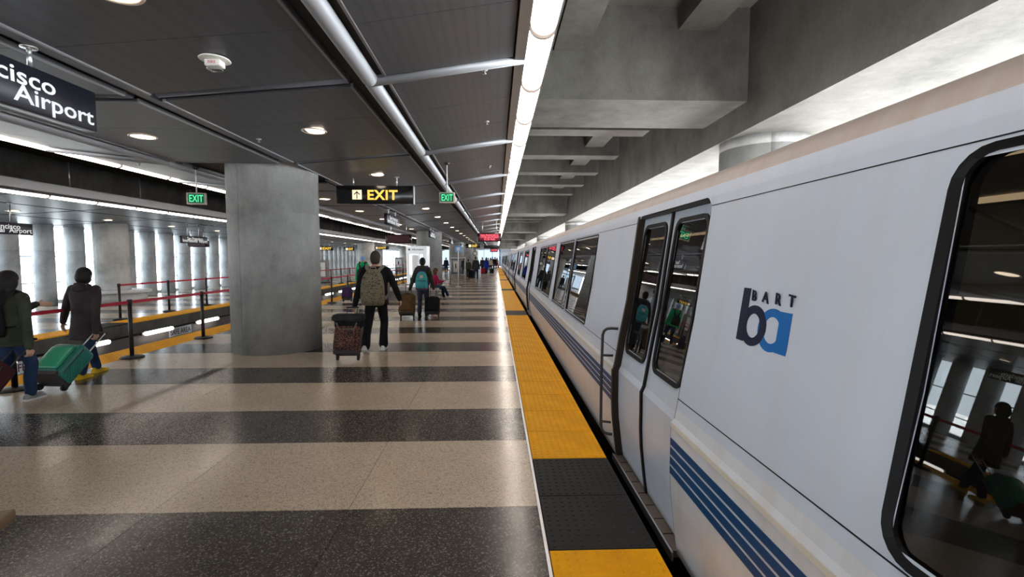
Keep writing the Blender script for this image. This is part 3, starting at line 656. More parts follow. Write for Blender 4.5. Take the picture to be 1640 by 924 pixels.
# black EXIT sign with arrow
t = thing('exit_sign', 'black hanging sign with yellow EXIT lettering and an up arrow', 'sign', (-2.38, 9.6, 0))
MB().rbox(-0.75, 0.75, -0.06, 0.06, 2.715, 3.07, 0.008, 1).build('sign_box', 'black_gloss', t); box('end_cap', 'steel', (0.752, 0.765, -0.06, 0.06, 2.715, 3.07), t)
MB().rbox(-0.44, -0.255, -0.0635, -0.055, 2.80, 2.985, 0.0035, 1).build('arrow_panel', 'sign_cream', t)
a_ = MB(); a_.box(-0.356, -0.339, -0.066, -0.06, 2.81, 2.945)
for s_ in (-1, 1): a_.prism([(-0.3475, 2.962), (-0.3475, 2.935), (-0.3475 + s_ * 0.05, 2.885), (-0.3475 + s_ * 0.062, 2.90)], lambda u, v: (u, -0.066, v), lambda u, v: (u, -0.06, v))
fixn(a_.build('arrow', 'black', t))
text('lettering', 'EXIT', 0.262, 'sign_yellow', t, (-0.155, -0.0605, 2.80), RX, 0.028, 'LEFT', 0.002, 0.59, 1.08)
rods(t, [(-0.43, 0), (0.42, 0)], 3.07, cz(-2.4) - 0.005, 0.014)
def green_exit(x, y, z0, ztop, label, rz=0):
    t = thing('green_exit_sign', label, 'sign', (x, y, 0), rz, 'green exit signs')
    MB().rbox(-0.145, 0.145, -0.035, 0.035, z0, z0 + 0.20, 0.008, 1).build('housing', 'beige', t); box('face', 'sign_green_dark', (-0.12, 0.12, -0.039, -0.034, z0 + 0.025, z0 + 0.18), t)
    text('lettering', 'EXIT', 0.165, 'sign_green', t, (0, -0.04, z0 + 0.045), RX, 0.008, 'CENTER', 0.001, 0.205)
    MB().cyl((0, 0, z0 + 0.2), (0, 0, ztop - 0.03), 0.010, n=8).build('stem', 'white_paint', t); MB().lathe([(0.0, 0), (0.06, 0), (0.02, -0.045), (0.0, -0.045)], 16, (0, 0, ztop)).build('canopy', 'black', t)
green_exit(-0.90, 8.95, 2.665, cz(-0.9), 'small green lit EXIT sign on a stem, right of the black exit sign')
green_exit(-5.06, 8.3, 2.55, cz(-5.06), 'small green lit EXIT sign on a stem, left of the near column', 0.25)
# LED boards
def led(x0, x1, y, z0, z1, label, lines, ztop, side=None):
    t = thing('departure_board', label, 'display', ((x0 + x1) / 2, y, 0), 0); hw = (x1 - x0) / 2
    MB().rbox(-hw, hw, -0.12, 0.12, z0, z1, 0.012, 1).build('housing', 'black_gloss', t)
    box('screen', 'led_back' if lines else 'sign_maroon', (-hw + 0.07, hw - 0.07, -0.124, -0.119, z0 + 0.04, z1 - 0.04), t)
    if lines:
        hh = (z1 - z0 - 0.10) / len(lines)
        for i, (s_, wd) in enumerate(lines):
            text('lettering', s_, hh * 1.25, 'led_red', t, (0, -0.126, z1 - 0.05 - hh * (i + 0.93)), RX, 0.01, 'CENTER', 0.001, wd * 2 * hw)
    rods(t, [(-hw * 0.6, 0), (hw * 0.6, 0)], z1, ztop, 0.014); return t
led(-0.90, 0.28, 24, 2.47, 2.89, 'red lit departure board hanging over the platform beside the train', [('SAN FRANCISCO', 0.76), ('/ PTSB BAYPOINT', 0.80), ('10 CAR TRAIN', 0.46)], cz(-0.3) - 0.005)
led(-0.42, 0.16, 36.0, 2.10, 2.355, 'smaller red lit departure board below the dark sign, farther along', [('10 CAR TRAIN', 0.8)], 2.362)
led(-4.56, -3.50, 20.0, 2.25, 2.62, 'dark switched-off departure board left of the airport name signs', [], cz(-4.0) - 0.005)
led(-13.9, -13.0, 22.0, 2.14, 2.42, 'dark maroon departure board across the tracks, beside the near column', [], fz(-13.4) - 0.03)
t = thing('overhead_sign', 'wide dark overhead sign above the farther red board', 'sign', (-0.30, 36, 0)); MB().rbox(-0.6, 0.6, -0.06, 0.06, 2.36, 2.60, 0.01, 1).build('sign_box', 'black', t); rods(t, [(-0.4, 0), (0.4, 0)], 2.6, 3.5)
def small_exit(x, y, z, w, label, ztop, wd=0.4, icon=True):
    t = thing('yellow_exit_sign', label, 'sign', (x, y, 0)); MB().rbox(-w / 2, w / 2, -0.05, 0.05, z, z + 0.32, 0.01, 1).build('sign_box', 'black_gloss', t)
    if icon: box('arrow_panel', 'sign_cream', (-w * 0.30, -w * 0.30 + 0.2, -0.053, -0.049, z + 0.06, z + 0.26), t)
    text('lettering', 'EXIT', 0.26, 'sign_yellow', t, (-w * 0.30 + 0.26, -0.053, z + 0.07), RX, 0.03, 'LEFT', 0.002, wd)
    rods(t, [(-w * .3, 0), (w * .3, 0)], z + 0.32, ztop); return t
small_exit(-1.75, 37, 2.42, 1.15, 'small yellow and black exit sign left of the red boards', cz(-1.75) - 0.005)
small_exit(-14.0, 39.5, 2.26, 1.4, 'leftmost small yellow exit sign across the tracks', fz(-14) - 0.03, 0.7)
small_exit(-13.4, 44, 2.30, 0.95, 'small bright yellow exit sign across the tracks, left of the backpacker', fz(-13.4) - 0.03)
small_exit(-12.2, 51, 2.55, 1.7, 'small yellow exit sign across the tracks, right of the backpacker head', fz(-12.2) - 0.03, 0.8)
# SAFE AREA plates on the track wall
for i, y in enumerate((9.35, 14.0, 18.65, 23.3)):
    t = thing('safe_area_plate', ['pale SAFE AREA plate low on the track wall, half hidden by the green suitcase', 'pale SAFE AREA plate low on the track wall, left of the near column', 'third SAFE AREA plate along the track wall', 'farthest SAFE AREA plate along the track wall'][i], 'sign', (-9.49, y, -0.66))
    box('plate', 'poster', (0, 0.012, 0, 1.0, 0, 0.25), t); text('lettering', 'SAFE AREA', 0.22, 'sign_purple', t, (0.0135, 0.5, 0.05), RSIDE, 0.012, 'CENTER', 0.001, 0.90)
# fire alarm strobe, sprinklers, cameras
t = thing('fire_strobe', 'white round ceiling fire alarm strobe with a clear lens', 'alarm', (-2.28, 4.05, cz(-2.28)))
MB().lathe([(0.0, 0), (0.112, 0), (0.118, -0.008), (0.105, -0.014), (0.0, -0.014)], 28).build('plate', 'plastic_white', t); MB().rbox(-0.062, 0.062, -0.045, 0.045, -0.065, -0.014, 0.008, 2).build('body', 'plastic_white', t)
MB().rbox(-0.055, 0.055, -0.04, 0.04, -0.095, -0.062, 0.015, 3).build('lens', 'glass', t); text('lettering', 'FIRE', 0.032, 'belt_red', t, (0, -0.0455, -0.05), RX, 0, 'CENTER', 0.0005, 0.06)
def sprinkler(x, y, label):
    t = thing('sprinkler', label, 'sprinkler', (x, y, cz(x))); MB().lathe([(0.0, 0), (0.035, 0), (0.032, -0.008), (0.0, -0.008)], 18).build('rosette', 'steel', t); MB().lathe([(0.0, -0.008), (0.009, -0.008), (0.009, -0.035), (0.02, -0.037), (0.02, -0.041), (0.0, -0.041)], 12).build('head', 'steel', t)
for i, (x, y) in enumerate(((-0.11, 4.9), (-0.12, 6.7), (-0.12, 9.9), (-3.08, 6.4), (-6.2, 5.4), (-6.2, 8.6))):
    sprinkler(x, y, ['sprinkler in the sloped ceiling nearest the camera by the edge lights', 'second sprinkler in the sloped ceiling by the edge lights', 'third sprinkler in the sloped ceiling by the edge lights', 'small sprinkler disc in the ceiling above the near column', 'sprinkler in the left canopy strip below the airport sign', 'sprinkler in the left canopy strip above the green exit sign'][i])

# ------------------------------------------------------------------ belt barriers
def stanchion(x, y, label, group, belt=1.92):
    t = thing('belt_stanchion', label, 'stanchion', (x, y, 0.003), 0, group)
    MB().lathe([(0.0, 0), (0.17, 0), (0.172, 0.012), (0.15, 0.028), (0.05, 0.042), (0.0, 0.042)], 28).build('base', 'black', t)
    MB().cyl((0, 0, 0.04), (0, 0, 0.90), 0.031, n=18).build('post', 'black', t); MB().lathe([(0.0, 0.88), (0.037, 0.88), (0.037, 0.955), (0.03, 0.965), (0.0, 0.965)], 18).build('belt_cassette', 'black', t)
    if belt: MB().box(-0.002, 0.002, 0.037, belt - 0.037, 0.895, 0.945).build('belt', 'belt_red', t)
    return t
proto = {}
def stanch_row(x, ys, labels, default, group, last):
    for i, y in enumerate(ys):
        b = 0 if y in last else 1.92
        if b not in proto: proto[b] = stanchion(x, y, 'x', group, b); o = proto[b]
        else: o = copy_tree(proto[b]); o.location = (x, y, 0.003)
        tag(o, labels.get(i, default), 'stanchion', group)
n_ys = [4.14 + 1.92 * i for i in range(16)]
stanch_row(-6.02, n_ys, {2: 'black belt post in the near row, just right of the person in the brown coat', 3: 'black belt post in the near row, just left of the near column'}, 'black belt post with red tape along the left platform edge', 'belt posts along the left platform edge', [n_ys[-1]])
f_ys = [13.0 + 1.91 * i for i in range(3)]
f2 = [27.4 + 1.91 * i for i in range(14)]
stanch_row(-10.06, f_ys, {0: 'black belt post on the far platform, beside the white round bench', 1: 'black belt post on the far platform, right of the white round bench', 2: 'black belt post on the far platform, next to the near column edge'}, '', 'belt posts on the far platform', [])
stanch_row(-10.06, [18.73] + f2, {}, 'black belt post with red tape along the far platform edge', 'belt posts on the far platform', [18.73, f2[-1]])
stanch_row(-10.06, [7.2, 9.1], {0: 'black belt post on the far platform at the left photo edge', 1: 'black belt post on the far platform behind the person in the brown coat'}, '', 'belt posts on the far platform', [9.1])
# benches
t = thing('round_bench', 'white round bench around the thick column across the tracks', 'bench', (-14.2, 18.1, 0))
fixn(MB().rings([[(r * math.cos(2 * PI * k / 40), r * math.sin(2 * PI * k / 40), z) for k in range(40)] for r, z in ((0.53, 0.36), (1.12, 0.36), (1.14, 0.39), (1.14, 0.46), (1.12, 0.47), (0.53, 0.47), (0.53, 0.36))], False).build('seat', 'white_paint', t))
fixn(MB().rings([[(r * math.cos(2 * PI * k / 40), r * math.sin(2 * PI * k / 40), z) for k in range(40)] for r, z in ((0.53, 0.0), (1.0, 0.0), (1.0, 0.36), (0.53, 0.36), (0.53, 0.0))], False).build('base', 'concrete_pale', t))
t = thing('platform_bench', 'long pale concrete bench beyond the walkers, the seated woman on its right end', 'bench', (-3.6, 19.0, 0))
MB().rbox(-1.35, 1.35, -0.5, 0.5, 0.37, 0.46, 0.02, 2).build('seat', 'concrete_pale', t)
for x in (-1.1, 1.1): box('support', 'concrete_col', (x - 0.15, x + 0.15, -0.4, 0.4, 0, 0.37), t)
box('support', 'concrete_col', (-0.9, 0.9, -0.3, 0.3, 0, 0.37), t)
t = thing('wooden_bench', 'corner of a low wooden bench at the left photo edge', 'bench', (-2.55, 2.12, 0), 0.28)
MB().rbox(-1.6, 0.28, -0.45, 0.1, 0.39, 0.45, 0.012, 2).build('seat', 'bench_wood' if 'bench_wood' in MATS else 'belt_highlight', t)
for x in (-1.3, -0.3): box('leg', 'dark_metal', (x - 0.03, x + 0.03, -0.35, -0.05, 0, 0.39), t)
# information kiosk
t = thing('information_kiosk', 'tall white information kiosk with a lit map window', 'kiosk', (-4.12, 25.4, 0), -0.12)
tp = lambda x, y, z: (x * (1.10 if z > 1.9 else 0.96), y, z)
MB().rbox(-0.56, 0.56, -0.32, 0.32, 0, 2.27, 0.03, 2, lambda x, y, z: (x * (0.94 + 0.06 * z / 2.27), y, z)).build('cabinet', 'kiosk_white', t)
box('map_window', 'kiosk_map', (-0.40, 0.40, -0.328, -0.318, 0.78, 1.85), t); box('map_sheet', 'sign_white', (-0.22, 0.12, -0.332, -0.327, 0.9, 1.8), t)
for x in (-0.42, 0.16, 0.40): box('frame_bar', 'steel', (x - 0.018, x + 0.018, -0.34, -0.326, 0.74, 1.88), t)
box('leaflet_tray', 'charcoal', (-0.34, 0.30, -0.335, -0.318, 0.33, 0.62), t)
text('lettering', 'Information', 0.17, 'logo_navy', t, (0.08, -0.325, 2.04), RX, 0.01, 'CENTER', 0.001, 0.62); MB().lathe([(0.0, 0), (0.06, 0), (0.06, 0.006), (0.0, 0.006)], 20).build('emblem', 'grey', t, (-0.38, -0.321, 2.09), RX)
# notice frame with glass and the blue sign pole
t = thing('notice_frame', 'steel framed glass windbreak with a white notice', 'shelter', (-2.35, 29.6, 0))
for x in (-0.46, 0.44): MB().cyl((x, 0, 0), (x, 0, 1.72), 0.03, n=12).build('post', 'steel', t)
box('top_rail', 'steel', (-0.46, 0.44, -0.02, 0.02, 1.62, 1.68), t); box('bottom_rail', 'steel', (-0.46, 0.44, -0.02, 0.02, 0.60, 0.64), t); box('pane', 'glass', (-0.44, 0.42, -0.006, 0.006, 0.64, 1.62), t)
box('notice', 'plastic_white', (-0.28, 0.02, -0.03, -0.02, 0.78, 1.46), t); box('notice_figure', 'black', (-0.16, -0.10, -0.034, -0.029, 1.0, 1.3), t)
t = thing('sign_pole', 'white pole with a square blue sign at its top', 'sign', (-2.15, 27.4, 0)); MB().cyl((0, 0, 0), (0, 0, 2.1), 0.035, n=12).build('pole', 'white_paint', t); MB().lathe([(0, 0), (0.15, 0), (0.15, 0.02), (0, 0.02)], 20).build('base', 'steel', t)
MB().rbox(-0.19, 0.19, -0.02, 0.02, 1.98, 2.36, 0.008, 1).build('sign_plate', 'sign_blue', t); box('symbol', 'poster', (-0.09, 0.09, -0.024, -0.019, 2.08, 2.26), t)
# machines across the tracks
def machine(name, label, x, y, w, d, h, mat, face, cat='machine'):
    t = thing(name, label, cat, (x, y, 0)); MB().rbox(-w / 2, w / 2, -d / 2, d / 2, 0, h, 0.03, 2).build('cabinet', mat, t)
    box('front_panel', face, (-w * 0.40, w * 0.40, -d / 2 - 0.012, -d / 2 + 0.004, h * 0.30, h * 0.90), t); box('slot', 'black', (-w * 0.08, w * 0.08, -d / 2 - 0.02, -d / 2 - 0.01, h * 0.5, h * 0.72), t); box('plinth', 'dark_metal', (-w / 2 - .01, w / 2 + .01, -d / 2 - .01, d / 2 + .01, 0, 0.08), t); return t
machine('ticket_machine', 'white ticket machine with a dark slot across the tracks, right of the near column', -11.4, 31.5, 0.85, 0.6, 1.5, 'grey', 'white_paint')
machine('ticket_machine', 'pale machine before the bright opening, left one', -12.1, 60, 0.9, 0.7, 1.7, 'grey', 'poster'); machine('ticket_machine', 'pale machine before the bright opening, right one', -10.9, 61, 1.1, 0.7, 1.3, 'grey', 'white_paint')
t = thing('platform_clock', 'small round platform clock on a hanging stem, above the crowd', 'clock', (-1.9, 44, 0)); MB().cyl((0, 0, 2.25), (0, 0, cz(-1.9)), 0.03, n=8).build('stem', 'black', t)
MB().lathe([(0, -0.05), (0.2, -0.05), (0.2, 0.05), (0, 0.05)], 24).build('case', 'black', t, (0, 0, 2.06), RX); MB().lathe([(0, 0), (0.15, 0), (0.15, 0.006), (0, 0.006)], 24).build('dial', 'plastic_white', t, (0, -0.051, 2.06), RX)
t = thing('traffic_cone', 'orange cone at the far end of the yellow edge', 'cone', (0.45, 80.0, 0.01)); MB().lathe([(0.0, 0), (0.18, 0.0), (0.18, 0.03), (0.14, 0.04), (0.05, 0.75), (0.0, 0.76)], 18).build('body', 'cone', t); MB().lathe([(0.105, 0.35), (0.112, 0.35), (0.09, 0.52), (0.083, 0.52)], 18).build('band', 'plastic_white', t)

# ================================================================== PEOPLE
def V(*a): return Vector(a)
def ik(a, b, l1, l2, hint):
    d = b - a; L = min(d.length, (l1 + l2) * 0.999); u = d.normalized()
    x = (l1 * l1 - l2 * l2 + L * L) / (2 * L); h = math.sqrt(max(l1 * l1 - x * x, 0)); p = hint - u * hint.dot(u)
    return a + u * x + p.normalized() * h
def ering(z, rx, ry, y=0.0, n=18, x=0.0, tilt=0.0):
    return [(x + rx * math.cos(2 * PI * k / n), y + ry * math.sin(2 * PI * k / n), z + tilt * math.sin(2 * PI * k / n)) for k in range(n)]
def remesh(o, vox, it=4):
    r = o.modifiers.new('remesh', 'REMESH'); r.mode = 'VOXEL'; r.voxel_size = vox; r.use_smooth_shade = True
    if it: q = o.modifiers.new('smooth', 'SMOOTH'); q.factor = 0.5; q.iterations = it
    return o
def hand(b, w, d, nrm, curl, k, s_):
    d = d.normalized(); nrm = (nrm - d * nrm.dot(d)).normalized(); sd = d.cross(nrm).normalized() * s_   # sd points to the thumb side
    rg = []
    for t, hw, ht in ((-0.02, .024, .020), (0.0, .028, .017), (.03, .038, .016), (.065, .041, .014), (.085, .038, .011)):
        c = w + d * t * k; rg.append([tuple(c + sd * hw * k * math.cos(2 * PI * i / 12) + nrm * ht * k * math.sin(2 * PI * i / 12)) for i in range(12)])
    b.rings(rg)
    for i, ln in enumerate((0.92, 1.05, 1.0, 0.8)):
        p = w + d * .078 * k + sd * (.030 - .020 * i) * k; pts = [p - d * .01 * k, p]
        for seg, ang in ((.042, curl), (.028, curl * 2.1), (.022, curl * 2.9)):
            p = p + (d * math.cos(ang) + nrm * math.sin(ang)) * seg * ln * k; pts.append(p)
        b.tube(pts, [.0095 * k, .0095 * k, .009 * k, .0085 * k, .0075 * k], 8, True)
    p = w + d * .022 * k + sd * .030 * k
    b.tube([p - sd * .01 * k, p + (sd * .75 + d * .6 + nrm * .25).normalized() * .034 * k, p + (sd * .75 + d * .6 + nrm * .25).normalized() * .034 * k + (d * .8 + nrm * .55).normalized() * .03 * k], [.0125 * k, .0105 * k, .0085 * k], 8, True)
def shoe(par, ank, yaw, pitch, k, mat, sole='shoe_white'):
    sec = [(-.085, .026, .055), (-.075, .036, .085), (-.04, .041, .105), (.01, .041, .105), (.06, .044, .075), (.115, .047, .056), (.16, .040, .045), (.185, .022, .034)]
    def ring(y, hw, h, z0): return [(hw * math.cos(a), y, z0 + max(0, h - z0) * max(0, math.sin(a)) ** 0.8) for a in [PI * i / 10 for i in range(11)]]
    u = MB().rings([[tuple(q * k for q in p) for p in ring(y, hw, h, .018)] for y, hw, h in sec])
    o = fixn(u.build('shoe', mat, par, tuple(ank), (pitch, 0, yaw)))
    so = MB().rings([[(x * k, y * k * 1.03, z * k) for x, z in ((-hw * 1.06, 0), (hw * 1.06, 0), (hw * 1.06, .022), (-hw * 1.06, .022))] for y, hw, h in sec], True, False)
    fixn(so.build('sole', sole, o)); return o
def person(label, loc, rz, H, legs, arms, mats, hair='short', top_len=0.45, vox=0.013, sit=False, lean=0.0, hood=None, flare=1.0, build_=1.0, head_yaw=0.0, eyes=True):
    k = H / 1.75; m = dict(top='c_black', legs='c_black', shoes='shoe_dark', hair='hair_black', sole='shoe_white'); m.update(mats)
    pz = (0.46 if sit else 0.515 * H); up = H - 0.515 * H
    def T(z): return pz + (z - 0.515) * H                       # torso height from a standing fraction
    ly = lambda z: lean * max(0, z - 0.5) * H                   # forward lean
    hip = {s_: V(s_ * .088 * k, 0, pz - .01 * k) for s_ in (-1, 1)}; sh = {s_: V(s_ * .178 * k * build_, ly(.80), T(.805)) for s_ in (-1, 1)}
    body, top, pants = MB(), MB(), MB(); feet = []
    TS = [(.455, .11, .10), (.50, .165, .115), (.54, .160, .115), (.60, .140, .10), (.66, .150, .105), (.72, .165, .115), (.77, .175, .108), (.81, .150, .085), (.835, .085, .068), (.86, .056, .056)]
    body.rings([ering(T(z), a * k * build_ * .94, b_ * k * .94, ly(z)) for z, a, b_ in TS])
    for s_ in (-1, 1):
        ax, ay, az, pitch = legs[s_]; ank = V(ax * k, ay, az + .085 * k)
        kn = ik(hip[s_], ank, .245 * H, .235 * H, V(s_ * .1, 1, 0.05)); mc = (kn + ank) / 2 + V(0, -.012, .02)
        ft = V(0, math.cos(pitch), math.sin(pitch)); feet.append((s_, ank, pitch))
        body.tube([hip[s_], (hip[s_] + kn) / 2, kn, mc, ank], [.080 * k, .068 * k, .050 * k, .050 * k, .034 * k], 12, True); body.tube([ank - V(0, 0, .02 * k), ank + ft * .1 * k - V(0, 0, .05 * k)], [.034 * k, .028 * k], 8, True)
        lo = ank + (kn - ank) * .04
        pants.tube([hip[s_] + V(0, 0, .03 * k), (hip[s_] + kn) / 2, kn, mc, lo], [.098 * k, .088 * k, .072 * k, .070 * k, .066 * k * flare], 14, True)
        wx, wy, wz, curl = arms[s_]; wr = V(wx * k, wy, wz * (1 if sit else k)); el = ik(sh[s_], wr, .172 * H, .152 * H, V(s_ * .35, -1, -.1))
        body.tube([sh[s_], (sh[s_] + el) / 2, el, (el + wr) / 2, wr], [.052 * k, .045 * k, .038 * k, .037 * k, .026 * k], 12, True)
        hand(body, wr, (wr - el).normalized() * .75 + V(0, 0, -.35), V(-s_, .15, 0), curl, k * 1.02, 1 if s_ > 0 else -1)
        top.tube([sh[s_] + V(-s_ * .02, 0, 0), (sh[s_] + el) / 2, el, (el + wr) / 2, el + (wr - el) * .97], [.074 * k, .068 * k, .058 * k, .056 * k, .046 * k], 14, True)
    pants.rings([ering(T(z), a * k * build_, b_ * k, 0) for z, a, b_ in ((.445, .10, .10), (.47, .165, .125), (.52, .175, .127), (.585, .158, .118))])
    hz = top_len
    tops = [(hz, .185 + (0.5 - hz) * .25, .14 + (0.5 - hz) * .2), (max(hz + .02, .50), .185, .138), (.58, .170, .130), (.66, .172, .130), (.73, .186, .136), (.78, .188, .124), (.815, .155, .098), (.838, .095, .08), (.850, .075, .072)]
    top.rings([ering(T(z), a * k * build_, b_ * k, ly(z) - .004) for z, a, b_ in tops])
    # head
    hy = ly(.93) + .018; hk = k * 1.13; hc = T(1.0) - .112 * hk; cs, sn = math.cos(head_yaw), math.sin(head_yaw)
    R = lambda x, y: (x * cs - y * sn, hy + x * sn + y * cs)
    E = lambda b, x, y, z, r: b.ell((*R(x * hk, y * hk), hc + z * hk), tuple(q * hk for q in r))
    E(body, 0, 0, .0, (.074, .093, .110)); E(body, 0, .028, -.058, (.056, .066, .058)); E(body, 0, .096, -.018, (.013, .020, .026)); E(body, 0, .090, -.062, (.024, .012, .009)); E(body, 0, .074, .028, (.052, .022, .012))
    for s_ in (-1, 1): E(body, s_ * .076, -.008, -.008, (.012, .026, .034))
    body.tube([(0, ly(.83) - .005, T(.835)), (0, hy - .012, hc - .05 * k)], [.064 * k, .060 * k], 14, True)
    o = remesh(fixn(body.build('person', 'skin', None, loc, (0, 0, rz))), min(vox, .011), 2); tag(o, label, 'person')
    remesh(fixn(top.build('jacket' if top_len > .4 else 'coat', m['top'], o)), vox, 5); remesh(fixn(pants.build('trousers', m['legs'], o)), vox, 5)
    for s_, ank, pitch in feet:
        f = shoe(o, ank - V(0, 0, .085 * k) if abs(pitch) < .05 else ank - V(0, -.085 * k * math.sin(pitch), .085 * k * math.cos(pitch)), 0, pitch, k, m['shoes'], m['sole'])
    if eyes:
        for s_ in (-1, 1):
            x, y = R(s_ * .032 * hk, .083 * hk); MB().ell((x, y, hc + .005 * k), (.012 * k,) * 3, 8, 6).build('eye', 'hair_black', o)
    hb = MB(); E(hb, 0, -.012, .018, (.0805, .098, .104))
    if hair == 'short': E(hb, 0, -.035, -.03, (.074, .066, .075))
    if hair in ('bob', 'long'):
        E(hb, 0, -.03, -.02, (.094, .092, .11)); E(hb, 0, -.005, .03, (.088, .10, .10))
    if hair == 'long': hb.rings([ering(hc + z * k, a * k, b_ * k, hy - yy * k) for z, a, b_, yy in ((.03, .09, .07, .03), (-.08, .112, .085, .04), (-.18, .125, .075, .06), (-.27, .11, .05, .08), (-.32, .06, .03, .09))])
    if hair == 'cap':
        E(hb, 0, 0, .03, (.086, .103, .092)); hb.ell((*R(0, .11 * k), hc + .035 * k), (.07 * k, .07 * k, .008 * k))
    remesh(fixn(hb.build('cap' if hair == 'cap' else 'hair', m['hair'], o)), vox, 3)
    if hood:
        c = MB(); c.tube([V(.085 * k * math.cos(a), ly(.84) - .015 + .085 * k * math.sin(a), T(.842) + .018 * k * math.sin(-a)) for a in [2 * PI * i / 14 for i in range(14)]], .03 * k, 8); c.ell((0, ly(.82) - .11 * k, T(.815)), (.10 * k, .05 * k, .06 * k))
        fixn(c.build('hood', hood, o))
    return o
STAND = {-1: (-.09, 0, 0, 0), 1: (.09, 0, 0, 0)}
STEP = {-1: (-.085, -.28, .05, -.55), 1: (.085, .22, 0, 0)}
STEPR = {-1: (-.085, .20, 0, 0), 1: (.085, -.26, .05, -.5)}
HANG = {-1: (-.27, .03, .80, .35), 1: (.27, .03, .80, .35)}

def suitcase(label, loc, rz, w, d, h, tilt, body, trim, handle=0.35, pocket=True, lid=None, name='suitcase', grip_w=0.16, rod=None):
    t = thing(name, label, 'suitcase', loc, rz); t.rotation_euler = (-tilt, 0, rz)
    sh_ = MB().rbox(-w / 2, w / 2, -d * .85, d * .15, .045, h, min(w, d) * .22, 5).build('shell', body, t)
    if pocket: MB().rbox(-w * .40, w * .40, -d * .95, -d * .80, h * .22, h * .86, .03, 3).build('front_pocket' if not lid else 'lid', lid or body, t)
    MB().tube([(-w / 2 + .03, -d * .62, .07), (-w / 2 - .002, -d * .62, .11), (-w / 2 - .002, -d * .62, h - .07), (-w / 2 + .05, -d * .62, h + .002), (w / 2 - .05, -d * .62, h + .002), (w / 2 + .002, -d * .62, h - .07), (w / 2 + .002, -d * .62, .11), (w / 2 - .03, -d * .62, .07)], .007, 6).build('piping', trim, t)
    box('foot_plate', trim, (-w / 2 + .02, w / 2 - .02, -d * .86, d * .12, .035, .085), t)
    for x in (-w / 2 + .035, w / 2 - .035):
        MB().cyl((x - .014, 0, 0), (x + .014, 0, 0), .042, n=16).build('wheel', 'black', t); MB().box(x - .02, x + .02, -.03, .03, .0, .06).build('wheel_fork', trim, t)
    for x in (-w / 2 + .06, w / 2 - .06): MB().cyl((x, -d * .6, .02), (x, -d * .6, .05), .015, n=8).build('stud_foot', trim, t)
    for x in (-grip_w / 2, grip_w / 2): MB().cyl((x, d * .02, h - .05), (x, d * .02, h + handle), .008, n=8).build('handle_rod', rod or 'dark_metal', t)
    MB().tube([(-grip_w / 2 - .01, d * .02, h + handle), (grip_w / 2 + .01, d * .02, h + handle)], .015, 10, True).build('grip', 'black', t)
    MB().tube([(-.07, -d * .4, h), (-.06, -d * .4, h + .03), (.06, -d * .4, h + .03), (.07, -d * .4, h)], .010, 8).build('carry_handle', trim, t)
    return t
def backpack(label, loc, rz, w, z0, z1, y, mats, sh_w, badge=False, d=0.2, H=1.75):
    t = thing('backpack', label, 'backpack', loc, rz); h = z1 - z0; zm = (z0 + z1) / 2
    FW = [(0, .80, .6), (.04, .94, .88), (.15, 1.0, 1.0), (.35, 1.0, 1.06), (.55, .97, 1.0), (.70, .90, .90), (.82, .78, .76), (.92, .60, .55), (.97, .44, .38), (1.0, .25, .2)]
    def wf(f):
        for (a_, wa, da), (b_, wb, db) in zip(FW[:-1], FW[1:]):
            if f <= b_: q = (f - a_) / (b_ - a_); return wa + (wb - wa) * q, da + (db - da) * q
        return FW[-1][1:]
    def sh(x, yy, z): a_, b_ = wf(min(1, max(0, (z - z0) / h))); return (x * a_, y - yy * b_, z)
    def se(c, p): return math.copysign(abs(c) ** p, c)
    MB().rings([[(w / 2 * wf(f)[0] * se(math.cos(2 * PI * i / 24), .6), y - d * wf(f)[1] * (.5 + .5 * se(math.sin(2 * PI * i / 24), .6)), z0 + f * h) for i in range(24)] for f in (0, .04, .1, .15, .25, .35, .45, .55, .7, .82, .92, .97, 1.0)]).build('pack_body', mats[0], t); fixn(t.children[0])
    pk = MB().rbox(-w * .40, w * .40, d * .7, d * 1.22, z0 + .04, z0 + h * .50, .045, 4, sh).build('pocket', mats[1], t)
    MB().rbox(-w * .33, w * .33, d * .7, d * 1.08, z0 + h * .55, z0 + h * .84, .035, 3, sh).build('pocket', mats[0], t)
    MB().tube([sh(-w * .39, d * 1.15, z0 + h * .49), sh(0, d * 1.30, z0 + h * .515), sh(w * .39, d * 1.15, z0 + h * .49)], .007, 6).build('zip', mats[2], t)
    MB().tube([(-.05, y - .05, z1 - .02), (-.045, y - .05, z1 + .03), (.045, y - .05, z1 + .03), (.05, y - .05, z1 - .02)], .010, 8).build('carry_loop', mats[2], t)
    for s_ in (-1, 1):
        k = H / 1.75; zs = .805 * H + .078 * k
        b = MB(); pts = [(s_ * w * .16, y - .05, z1 - .09), (s_ * w * .24, y - .015, z1 - .02), (s_ * sh_w * .55, y + .03 * k, zs - .025), (s_ * sh_w * .62, y + .11 * k, zs + .012), (s_ * sh_w * .64, y + .20 * k, zs - .02), (s_ * sh_w * .66, y + .265 * k, zs - .12), (s_ * sh_w * .68, y + .275 * k, zm + .05), (s_ * sh_w * .85, y + .20 * k, zm - .06), (s_ * w * .45, y + .0, z0 + .1)]
        b.rings([[(x - .032, yy, z - .006), (x + .032, yy, z - .006), (x + .032, yy + .004, z + .010), (x - .032, yy + .004, z + .010)] for x, yy, z in pts], True, False); fixn(b.build('shoulder_strap', mats[2], t))
    if badge: MB().rbox(-.055, .055, d * 1.02, d * 1.12, z0 + h * .64, z0 + h * .80, .006, 1, sh).build('patch', 'beige', t); MB().rbox(-w / 2 - .004, w / 2 + .004, -.002, d * 1.02, z0 - .003, z0 + h * .14, .05, 3, sh).build('bottom_panel', 'magenta', t)
    return t
